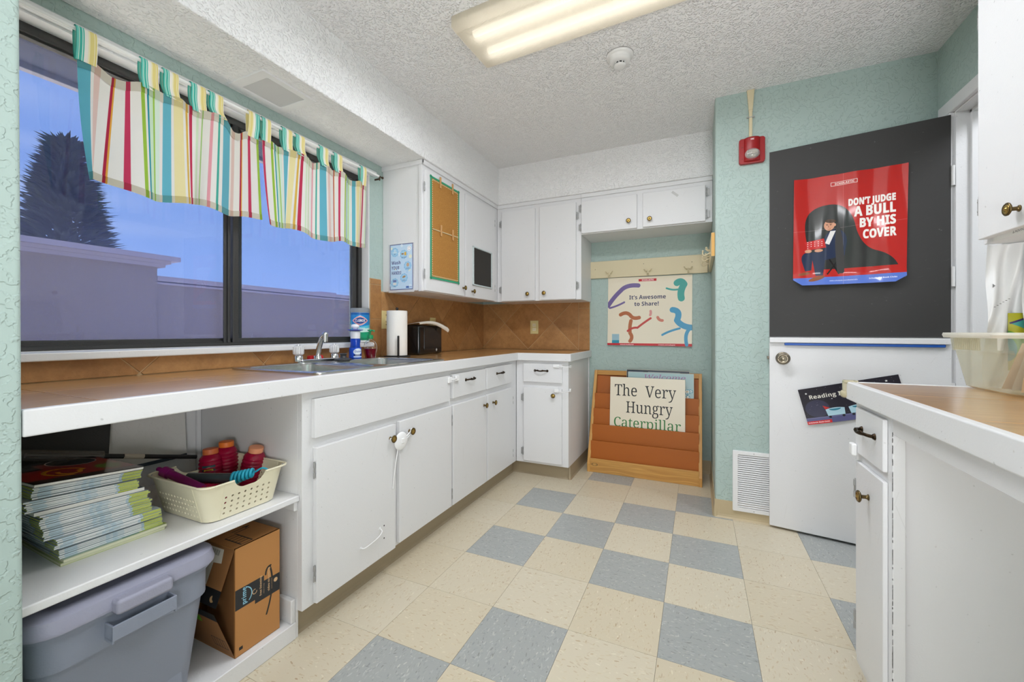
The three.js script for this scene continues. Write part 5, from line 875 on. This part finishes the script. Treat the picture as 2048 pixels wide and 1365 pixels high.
{ // perforated basket
  const x0 = -.838, x1 = -.583, z0 = .487, z1 = .703, hgt = .118, fl = .028, PL = M(0xe9e2c6, .4), t = .0022, rc = .03;
  const s = thing('basket', 'cream perforated plastic basket holding red bottles on the shelf', 'basket', [(x0 + x1) / 2, SH, (z0 + z1) / 2]);
  const Y = SH + .001, ring = (y, k, r) => [y, x0 - k, x1 + k, z0 - k, z1 + k, r];
  part('base', loft([ring(Y, -.006, .026), ring(Y + .004, 0, .03)], true, true), PL, s);
  // each side: flat sheet with holes, tilted outward
  const side = (len, n, scoop) => {
    const a = len / 2 - rc, q = new THREE.Shape(); q.moveTo(-a, 0); q.lineTo(a, 0); q.lineTo(a, hgt);
    if (scoop) { q.lineTo(.05, hgt); q.quadraticCurveTo(.04, hgt - .026, .018, hgt - .03); q.lineTo(-.018, hgt - .03); q.quadraticCurveTo(-.04, hgt - .026, -.05, hgt); } q.lineTo(-a, hgt);
    for (let i = 0; i < n; i++) for (let j = 0; j < 4; j++) { const u = lerp(-a + .01, a - .01, i / (n - 1)), v = .018 + j * .017; const p = new THREE.Path(); p.absarc(u, v, .0036, 0, Math.PI * 2, true); q.holes.push(p); }
    return ext(q, t, 0, 6);
  };
  const lean = Math.atan(fl / hgt), H = (g) => g.rotateX(lean);
  const cx = (x0 + x1) / 2, cz = (z0 + z1) / 2, geos = [];
  for (const [len, n, sc, ang, px, pz] of [[z1 - z0, 8, true, Math.PI / 2, x1, cz], [z1 - z0, 8, true, -Math.PI / 2, x0, cz], [x1 - x0, 12, false, 0, cx, z1], [x1 - x0, 12, false, Math.PI, cx, z0]]) geos.push(metres(H(side(len, n, sc)).rotateY(ang).translate(px, Y + .002, pz)));
  for (const [sx, sz, a0] of [[1, 1, 0], [1, -1, 3], [-1, -1, 2], [-1, 1, 1]]) { // rounded corners
    const px = (sx > 0 ? x1 : x0) - sx * rc, pz = (sz > 0 ? z1 : z0) - sz * rc;
    geos.push(metres(grid(8, 4, (u, v) => { const ang = [Math.PI * 0, 0, 0, 0][0] + (sx > 0 ? (sz > 0 ? u * Math.PI / 2 : -Math.PI / 2 + u * Math.PI / 2) : (sz > 0 ? Math.PI / 2 + u * Math.PI / 2 : Math.PI + u * Math.PI / 2)), r = rc + .001 + v * fl; return [px + r * Math.cos(ang), Y + .002 + v * hgt * Math.cos(lean) , pz + r * Math.sin(ang)]; })));
  }
  part('sides', geos, M(0xe9e2c6, .4, { side: THREE.DoubleSide }), s);
  const yt = Y + hgt * Math.cos(lean), lip = [];
  const seg = (x0_, z0_, x1_, z1_) => lip.push(rod([x0_, yt, z0_], [x1_, yt, z1_], .0035, 8));
  const X0 = x0 - fl, X1 = x1 + fl, Z0 = z0 - fl, Z1 = z1 + fl, q = rc;
  seg(X0 + q, Z1, X1 - q, Z1); seg(X0 + q, Z0, X1 - q, Z0); for (const X of [X0, X1]) { seg(X, Z0 + q, X, cz - .05); seg(X, cz + .05, X, Z1 - q); }
  for (const [a, b, A0] of [[X1 - q, Z1 - q, 0], [X0 + q, Z1 - q, 1], [X0 + q, Z0 + q, 2], [X1 - q, Z0 + q, 3]]) lip.push(tube([0, 1, 2, 3, 4].map((k) => { const an = (A0 + k / 4) * Math.PI / 2; return [a + q * Math.cos(an), yt, b + q * Math.sin(an)]; }), .0035, 10, 8));
  part('rim', lip, PL, s);
  // red bubble bottles
  const red = M(0xb0123f, .07, { transmission: .3, thickness: .05, ior: 1.4, attenuationColor: new THREE.Color(.8, .04, .2), attenuationDistance: .08 });
  const prof = [[0, 0], [.029, 0], [.033, .005]]; for (let k = 0; k < 8; k++) { const y = .012 + k * .0125, m = .034 + .003 * Math.sin(k / 7 * Math.PI); prof.push([m - .0018, y], [m + .001, y + .004], [m + .001, y + .0075], [m - .0018, y + .011]); } prof.push([.033, .112], [.026, .122], [.02, .126]);
  const bottle = (l, capCol, pos, tilt, first) => {
    const b = thing('bubble_bottle', l, 'bottle', pos, 0, 'red bottles in the cream basket'); b.org = null; b.rotation.set(tilt[0], tilt[2] ?? 0, tilt[1]);
    part('body', lathe(prof, 36), red, b); part('cap', lathe([[0, .124], [.023, .124], [.0238, .126], [.0235, .141], [.022, .1435], [0, .1435]], 30), M(capCol, .5), b); return b;
  };
  bottle('red ribbed bottle with orange cap, shortest, with a round label', 0xd9713f, [-.845, SH + .012, .545], [0, .05]);
  const b2 = bottle('red ribbed bottle with bright orange cap, tallest in the basket', 0xf07d2e, [-.845, SH + .026, .495], [0, 0]);
  bottle('red ribbed bottle with pale orange cap, leaning by the cabinet side', 0xf2a077, [-.74, SH + .018, .478], [-.05, -.2]);
  const lb = canvasTex(128, 128, (c, w) => { c.fillStyle = '#21414a'; c.fillRect(0, 0, w, w); c.fillStyle = '#d9b33c'; c.beginPath(); c.arc(64, 64, 46, 0, 7); c.fill(); c.fillStyle = '#8a3d2a'; c.fillRect(34, 50, 60, 26); });
  part('label', new THREE.CylinderGeometry(.0366, .0366, .04, 20, 1, true, 0.3, 1.1).translate(0, .07, 0), M(0xffffff, .4, { map: lb, side: THREE.DoubleSide }), scene.getObjectByName('bubble_bottle'));
  { const u = thing('bubble_wand', 'purple bubble wand tube lying across the basket corner', 'toy', [-.74, SH + .1, .66]); const A = [-.872, SH + .122, .69], B = [-.7, SH + .062, .64], at = (k) => [0, 1, 2].map((i) => lerp(A[i], B[i], k)); part('tube', [rod(at(.18), B, .0135, 18), rod(at(.1), at(.22), .017, 18)], M(0x7a1660, .25), u); part('tip', [rod(A, at(.2), .0075, 14), new THREE.SphereGeometry(.0075, 12, 8).translate(...A)], M(0x7a1660, .25), u); }
  { const u = thing('bubble_wand', 'grey bubble tube with blue corded cap lying in the basket', 'toy', [-.7, SH + .1, .6]); const A = [-.81, SH + .085, .635], B = [-.655, SH + .09, .585], C = [-.6, SH + .108, .55]; part('tube', [rod(A, B, .017, 20)], M(0x3d474c, .2, { clearcoat: .5 }), u); const coils = []; for (let k = 0; k < 6; k++) { const p = [0, 1, 2].map((i) => lerp(B[i], C[i], k / 6)); coils.push(new THREE.TorusGeometry(.0175 - k * .0012, .005, 8, 20).rotateY(Math.PI / 2 + .6).translate(...p)); } coils.push(tube([[C[0], C[1], C[2]], [C[0] + .02, C[1] + .012, C[2] - .012], [C[0] + .034, C[1] + .004, C[2] - .02], [C[0] + .03, C[1] - .008, C[2] - .014]], .003, 16, 6)); part('corded_cap', coils, M(0x1fa3bf, .5), u); }
  single('bubble_bottle', (() => { const g = lathe(prof, 30); return G(g.rotateZ(Math.PI / 2).rotateY(.25).translate(-.645, SH + .042, .62)); })(), red, 'red bottle lying at the bottom of the cream basket', 'bottle', 'red bottles in the cream basket');
}
{ // storage tote under the shelf
  const PL = M(0x8990a0, .5, { bumpMap: fineTex, bumpScale: .0003 }), LID = M(0x9899ab, .5, { bumpMap: fineTex, bumpScale: .0003 });
  const z0 = .705, z1 = 1.072, xf = -.535, xb = -1.09, yb = .06;
  const s = thing('storage_tote', 'grey-blue plastic storage tote with lid under the shelf', 'tote', [(xf + xb) / 2, yb, (z0 + z1) / 2]);
  const r = (y, k, q = .05) => [y, xb + k, xf - k, z0 + k, z1 - k, q];
  part('tub', [loft([r(yb, .05, .03), r(yb + .01, .042, .04), r(.33, .014, .05), r(.331, .006, .055), r(.405, .004, .06), r(.408, -.004, .062), r(.418, -.004, .062), r(.42, .004, .06)], true)], PL, s);
  const rib = (z) => { return bx(-.006, 0, -.02, .012, .262, .02, .006).rotateZ(.105).translate(xf - .04, yb + .012, z); };
  part('rib', [rib(.93), rib(.795)], PL, s);
  part('handle', [bx(xf - .01, .356, .822, xf + .03, .361, .952, .002), bx(xf + .027, .356, .822, xf + .032, .392, .952, .002), bx(xf - .01, .35, .822, xf + .031, .392, .826, .001), bx(xf - .01, .35, .948, xf + .031, .392, .952, .001)], PL, s);
  const l = part('lid', [loft([r(.42, -.012, .066), r(.428, -.013, .067), r(.452, -.006, .06), r(.46, .01, .05), r(.46, .03, .04), r(.455, .035, .04)], false, true)], LID, s);
  part('lid_latch', [bx(xf - .0, .412, .83, xf + .036, .447, .945, .009)], LID, l);
}
{ // carton
  const x1 = -.58, x0 = -.8, z0 = .478, z1 = .628, y0 = .0585, y1 = .4;
  const KR = M(0xa8743f, .75, { bumpMap: fineTex, bumpScale: .0003 }), KR2 = M(0x8a5f36, .8);
  const s = thing('carton', 'brown cardboard delivery carton with black tape, standing on end under the shelf', 'box', [(x0 + x1) / 2, y0, (z0 + z1) / 2]);
  part('body', [bx(x0, y0, z0, x1, y0 + .004, z1), bx(x0, y1 - .004, z0, x1, y1, z1), bx(x1 - .004, y0, z0, x1, y1, z1), bx(x0, y0, z0, x0 + .004, y1, z1), bx(x0, y0, z0, x1, y1, z0 + .004)], KR, s);
  part('inner_flap', bx(x0 + .06, y0 + .004, z1 - .012, x1 - .004, y1 - .004, z1 - .009), KR2, s);
  const front = canvasTex(512, 1150, (c, w, h) => {
    c.fillStyle = '#b98148'; c.fillRect(0, 0, w, h); c.fillStyle = '#a06c3a'; c.fillRect(0, h - 8, w, 8); c.fillStyle = '#22211f'; c.fillRect(40, h - 90, 40, 34);
    c.fillStyle = '#26272a'; c.fillRect(0, 440, 320, 215); c.fillRect(215, 500, 297, 200);
    c.fillStyle = '#22211f'; c.lineWidth = 20; c.strokeStyle = '#22211f'; c.lineCap = 'round'; c.beginPath(); c.moveTo(350, 890); c.quadraticCurveTo(460, 600, 395, 385); c.stroke(); c.beginPath(); c.moveTo(340, 440); c.quadraticCurveTo(345, 360, 400, 365); c.stroke();
    c.save(); c.translate(118, 635); c.rotate(-Math.PI / 2); c.fillStyle = '#8fc6dc'; c.font = 'bold 66px sans-serif'; c.fillText('prime', 0, 0); c.strokeStyle = '#8fc6dc'; c.lineWidth = 10; c.beginPath(); c.arc(90, -30, 92, .35, 2.4); c.stroke(); c.fillStyle = '#d8b184'; c.font = 'bold 34px sans-serif'; c.fillText('free listening', -10, 175); c.fillText('video streaming', -10, 270); c.font = '15px sans-serif'; c.fillText('millions of songs', -5, 205); c.fillText('movies and shows', -5, 300); c.restore();
    c.strokeStyle = '#d8b184'; c.lineWidth = 7; c.beginPath(); c.arc(212, 560, 24, 0, 5); c.stroke(); c.fillStyle = '#d8b184'; c.beginPath(); c.arc(462, 560, 24, 0, 7); c.fill();
  });
  const fg = new THREE.PlaneGeometry(z1 - z0 - .001, y1 - y0 - .001).rotateY(Math.PI / 2).translate(x1 + .0008, (y0 + y1) / 2, (z0 + z1) / 2); part('front_print', fg, M(0xffffff, .6, { map: front }), s);
  const topT = canvasTex(512, 256, (c, w, h) => { c.fillStyle = '#a8733f'; c.fillRect(0, 0, w, h); c.strokeStyle = '#1d1b19'; c.lineWidth = 7; for (let k = 0; k < 5; k++) c.strokeRect(290 + k * 40, 150, 40, 62); c.lineWidth = 9; c.beginPath(); c.moveTo(230, 150); c.lineTo(230, 60); c.moveTo(265, 150); c.lineTo(265, 60); c.moveTo(210, 80); c.lineTo(230, 50); c.lineTo(250, 80); c.stroke(); });
  part('top_print', new THREE.PlaneGeometry(.21, z1 - z0 - .004).rotateX(-Math.PI / 2).translate(x1 - .108, y1 + .0006, (z0 + z1) / 2), M(0xffffff, .7, { map: topT }), s);
  const ft = canvasTex(512, 420, (c, w, h) => { c.fillStyle = '#94653a'; c.fillRect(0, 0, w, h); c.fillStyle = '#141416'; c.fillRect(0, h - 120, w, 120); c.fillStyle = '#d7d0c0'; c.beginPath(); c.moveTo(180, 20); c.lineTo(400, 20); c.lineTo(420, 120); c.lineTo(330, 130); c.lineTo(330, 290); c.lineTo(180, 290); c.fill(); c.fillStyle = '#1d1d1d'; for (let k = 0; k < 18; k++) c.fillRect(205 + k * 9, 34, k % 3 + 2, 40); for (const y of [110, 160, 215]) c.fillRect(195, y, 60, 34); c.fillStyle = '#c9a06e'; c.beginPath(); c.arc(440, h - 50, 24, .6, 4.6); c.lineTo(440, h - 50); c.fill(); });
  const fl = canvasTex(512, 420, (c, w, h) => { c.fillStyle = '#946539'; c.fillRect(0, 0, w, h); c.fillStyle = '#141416'; c.fillRect(0, 0, w, 70); c.fillStyle = '#69b51c'; c.fillRect(200, 80, 90, 62); c.fillStyle = '#2f5d10'; c.font = 'bold 30px sans-serif'; c.fillText('12', 222, 122); c.strokeStyle = '#1c1a18'; c.lineWidth = 5; for (let k = 0; k < 5; k++) c.strokeRect(320 + k * 32, 270, 32, 86); });
  const flap = (ya, yb_, za, zb_, tex) => { const g = grid(4, 6, (u, v) => [lerp(x0, x1 - .002, u), lerp(ya, yb_, v), lerp(za, zb_, v)]); const f = part('flap', [g], M(0xffffff, .7, { map: tex, side: THREE.DoubleSide }), s); return f; };
  flap(.247, y1 - .003, z1 + .055, z1, ft); flap(y0 + .003, .232, z1, z1 + .06, fl);
}

// ---------- on the right-hand counter ----------
{
  const X0 = 1.425, X1 = 1.74, Z0 = -.172, Z1 = .04, Y = .921, H = .155;
  const BIN = M(0xf3f1e4, .27, { transmission: .8, thickness: 0, ior: 1.45, side: THREE.DoubleSide });
  const s = thing('plastic_bin', 'clear frosted plastic bin holding papers on the wood-toned counter', 'bin', [(X0 + X1) / 2, Y, (Z0 + Z1) / 2]);
  const r = (y, k, q = .024) => [y, X0 - k, X1 + k, Z0 - k, Z1 + k, q];
  part('tub', loft([r(Y, -.012, .02), r(Y + .006, 0, .024), r(Y + .103, .017, .03), r(Y + .105, .022, .03), r(Y + H - .012, .026, .032)], true), BIN, s);
  part('rim', loft([r(Y + H - .014, .026, .032), r(Y + H - .014, .038, .04), r(Y + H - .006, .041, .042), r(Y + H, .039, .04), r(Y + H, .03, .034), r(Y + H - .012, .026, .032)]), M(0xf7f5ec, .3, { transmission: .45, thickness: 0 }), s);
  const ribs = []; for (let k = 0; k < 14; k++) ribs.push(bx(X0 - .0265, Y + .108, lerp(Z0 + .02, Z1 - .08, k / 13) - .0018, X0 - .0225, Y + .142, lerp(Z0 + .02, Z1 - .08, k / 13) + .0018, .0008)); part('ribs', ribs, BIN, s);
  const sheetIn = (name, l, p, tex, col) => { const g = grid(2, 2, (u, v) => [0, 1, 2].map((k) => p[0][k] + p[1][k] * u + p[2][k] * v)); return single(name, g, M(col ?? 0xffffff, .7, { map: tex ?? null, side: THREE.DoubleSide }), l, 'card'); };
  const mixT = canvasTex(256, 256, (c, w, h) => { c.fillStyle = '#e4ded2'; c.fillRect(0, 0, w, h); c.fillStyle = '#4f9a94'; c.fillRect(120, 10, 60, 230); c.fillStyle = '#d06a52'; c.beginPath(); c.ellipse(200, 110, 52, 60, 0, 0, 7); c.fill(); c.fillStyle = '#5c7f9c'; c.beginPath(); c.ellipse(70, 180, 36, 26, .4, 0, 7); c.fill(); });
  sheetIn('card', 'cream card leaning inside the frosted bin', [[1.452, .93, -.06], [.2, 0, 0], [0, .12, .075]], null, 0xe2c9ab);
  sheetIn('card', 'card with teal and red print leaning inside the frosted bin', [[1.455, .93, -.03], [.2, 0, 0], [0, .125, .065]], mixT);
  sheetIn('card', 'tan card standing at the near end of the frosted bin', [[1.45, .93, .015], [.2, 0, 0], [0, .085, .02]], null, 0xdcb48a);
}
{ // plastic bags hanging between counter and wall cabinet
  const BAG = M(0xf1f2f3, .28, { side: THREE.DoubleSide, transmission: .12, thickness: 0 });
  const bag = (l, x0, x1, z, seed) => { const r = rngOf(seed), a = r() * 6, b = r() * 6; const s = thing('plastic_bag', l, 'bag', [(x0 + x1) / 2, .921, z]); part('film', grid(24, 40, (u, v) => [lerp(x0, x1, u) + .0025 * Math.sin(v * 7 + a), lerp(.921, 1.328, v), z + .007 * Math.sin(u * 9 + v * 4 + a) + .006 * Math.sin(u * 19 - v * 11 + b)]), BAG, s); return s; };
  const b1 = bag('white plastic bag with a printed dashed line, hanging behind the frosted bin', 1.488, 1.6, -.203, 3);
  const d = []; for (let k = 0; k < 6; k++) { const u = k / 5; d.push(bx(lerp(1.497, 1.526, u), lerp(1.148, 1.17, u), -.186, lerp(1.497, 1.526, u) + .0035, lerp(1.148, 1.17, u) + .0012, -.1855)); }
  part('dashed_print', d, M(0x2b2b2b, .6), b1);
  part('corner_tab', ext(polyShape([[1.494, 1.203], [1.4995, 1.2085], [1.494, 1.214]]), .001).translate(0, 0, -.185), M(0x8d8d8f, .6), b1);
  bag('white plastic bag hanging beside a colourful pouch, right of another bag', 1.556, 1.79, -.18, 9);
  const tex = canvasTex(128, 512, (c, w, h) => { c.fillStyle = '#b7b52c'; c.fillRect(0, 0, w, h); c.fillStyle = '#5b9c34'; c.beginPath(); c.moveTo(0, 120); c.lineTo(w, 170); c.lineTo(w, 290); c.lineTo(0, 260); c.fill(); c.fillStyle = '#46a39b'; c.beginPath(); c.moveTo(10, 70); c.lineTo(w, 30); c.lineTo(w, 120); c.fill(); c.strokeStyle = '#3c2f66'; c.lineWidth = 12; c.stroke(); c.fillStyle = '#3f8f96'; c.beginPath(); c.ellipse(0, 250, 44, 80, 0, 0, 7); c.fill(); c.fillStyle = '#3c2f66'; c.fillRect(70, 420, 50, 40); });
  single('pouch', grid(6, 16, (u, v) => [1.53 + .04 * u, .921 + .21 * v, -.196 + .012 * Math.sin(u * 3.14) * Math.sin(v * 3.14)]), M(0xffffff, .3, { map: tex, side: THREE.DoubleSide }), 'yellow and green printed pouch between two white plastic bags', 'pouch');
}
{ // clear guard on the corner of the right-hand counter
  const m = M(0xefe6c4, .15, { transmission: .6, thickness: .004, ior: 1.45 });
  single('corner_guard', [bx(1.152, .915, -.194, 1.19, .926, -.17, .005), bx(1.152, .872, -.194, 1.164, .926, -.178, .004), new THREE.SphereGeometry(.013, 16, 12).translate(1.158, .882, -.188)], m, 'clear plastic bumper on the corner of the wood-toned counter', 'bumper');
}

// ---------- outside the window ----------
struct('ground_outside', bx(-40, -.5, -40, -1.32, -.4, 30), M(0xa19c92, .95));
{
  const s = thing('roof_overhang', 'shaded roof overhang with pale fascia outside the window top', 'roof', [-1.7, 2.2, -1]);
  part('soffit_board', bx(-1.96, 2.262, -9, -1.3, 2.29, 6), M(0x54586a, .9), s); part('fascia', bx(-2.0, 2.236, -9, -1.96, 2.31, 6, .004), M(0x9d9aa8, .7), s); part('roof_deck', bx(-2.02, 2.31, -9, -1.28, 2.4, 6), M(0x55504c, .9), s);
}
{
  const WALLM = M(0x7d7577, .9, { bumpMap: plasterTex, bumpScale: .004 }), CAPM = M(0x8f8ba0, .7);
  const s = thing('building', 'tall flat-roofed neighbouring building with stepped cornice', 'building', [-13, -.4, 2]);
  part('wall', bx(-16, -.4, -4.0, -11, 2.62, 9), WALLM, s);
  part('cornice', [bx(-16.2, 2.62, -4.12, -10.9, 2.7, 9.1), bx(-16.3, 2.7, -4.2, -10.82, 2.77, 9.2), bx(-16.4, 2.77, -4.34, -10.7, 2.88, 9.3)], CAPM, s);
  const t = thing('building', 'long low neighbouring building with plain parapet, right of the tall one', 'building', [-13, -.4, -18]);
  part('wall', bx(-16, -.4, -40, -11.05, 2.3, -4.0), WALLM, t);
  part('parapet_cap', [bx(-16, 2.3, -40, -10.98, 2.42, -4.0), bx(-16, 2.22, -40, -11.0, 2.27, -4.0)], CAPM, t); part('roof_vent', bx(-12, 2.42, -9.6, -11.3, 2.5, -8.9), CAPM, t);
}
{
  const s = thing('conifer_tree', 'dark conifer tree rising behind the tall building', 'tree', [-19, -.4, -5.1]), r = rngOf(70), leaf = M(0x2f3d33, .95, { side: THREE.DoubleSide });
  part('trunk', rod([-19, -.4, -5.1], [-19, 7.2, -5.1], .16, 10), M(0x3c322b, .9), s);
  const pos = []; const c = V(-19, 0, -5.1);
  for (let k = 0; k < 4200; k++) {
    const h = Math.pow(r(), .8), y = 2.2 + 5.3 * h, R = (2.0 * Math.pow(1 - h, 1.1) + .08) * (.55 + .45 * r()), a = r() * 6.283, dir = V(Math.cos(a), .12 + r() * .5, Math.sin(a)).normalize(), side = V(-Math.sin(a), (r() - .5) * .6, Math.cos(a)), L = .28 + r() * .45, wd = .05 + r() * .06;
    const b = c.clone().add(V(Math.cos(a) * R * .75, y, Math.sin(a) * R * .75)), tip = b.clone().addScaledVector(dir, L), m = b.clone().addScaledVector(dir, L * .4), q = side.multiplyScalar(wd), up = V(0, wd * .6, 0);
    const p1 = m.clone().add(q), p2 = m.clone().sub(q), p3 = m.clone().add(up);
    for (const t of [[b, p1, tip], [b, tip, p2], [b, p3, tip]]) for (const v of t) pos.push(v.x, v.y, v.z);
  }
  const g = new THREE.BufferGeometry(); g.setAttribute('position', new THREE.Float32BufferAttribute(pos, 3)); g.computeVertexNormals(); tag(part('foliage', g, leaf, s), null, null, null, 'stuff');
}
renderer.render(scene, camera);
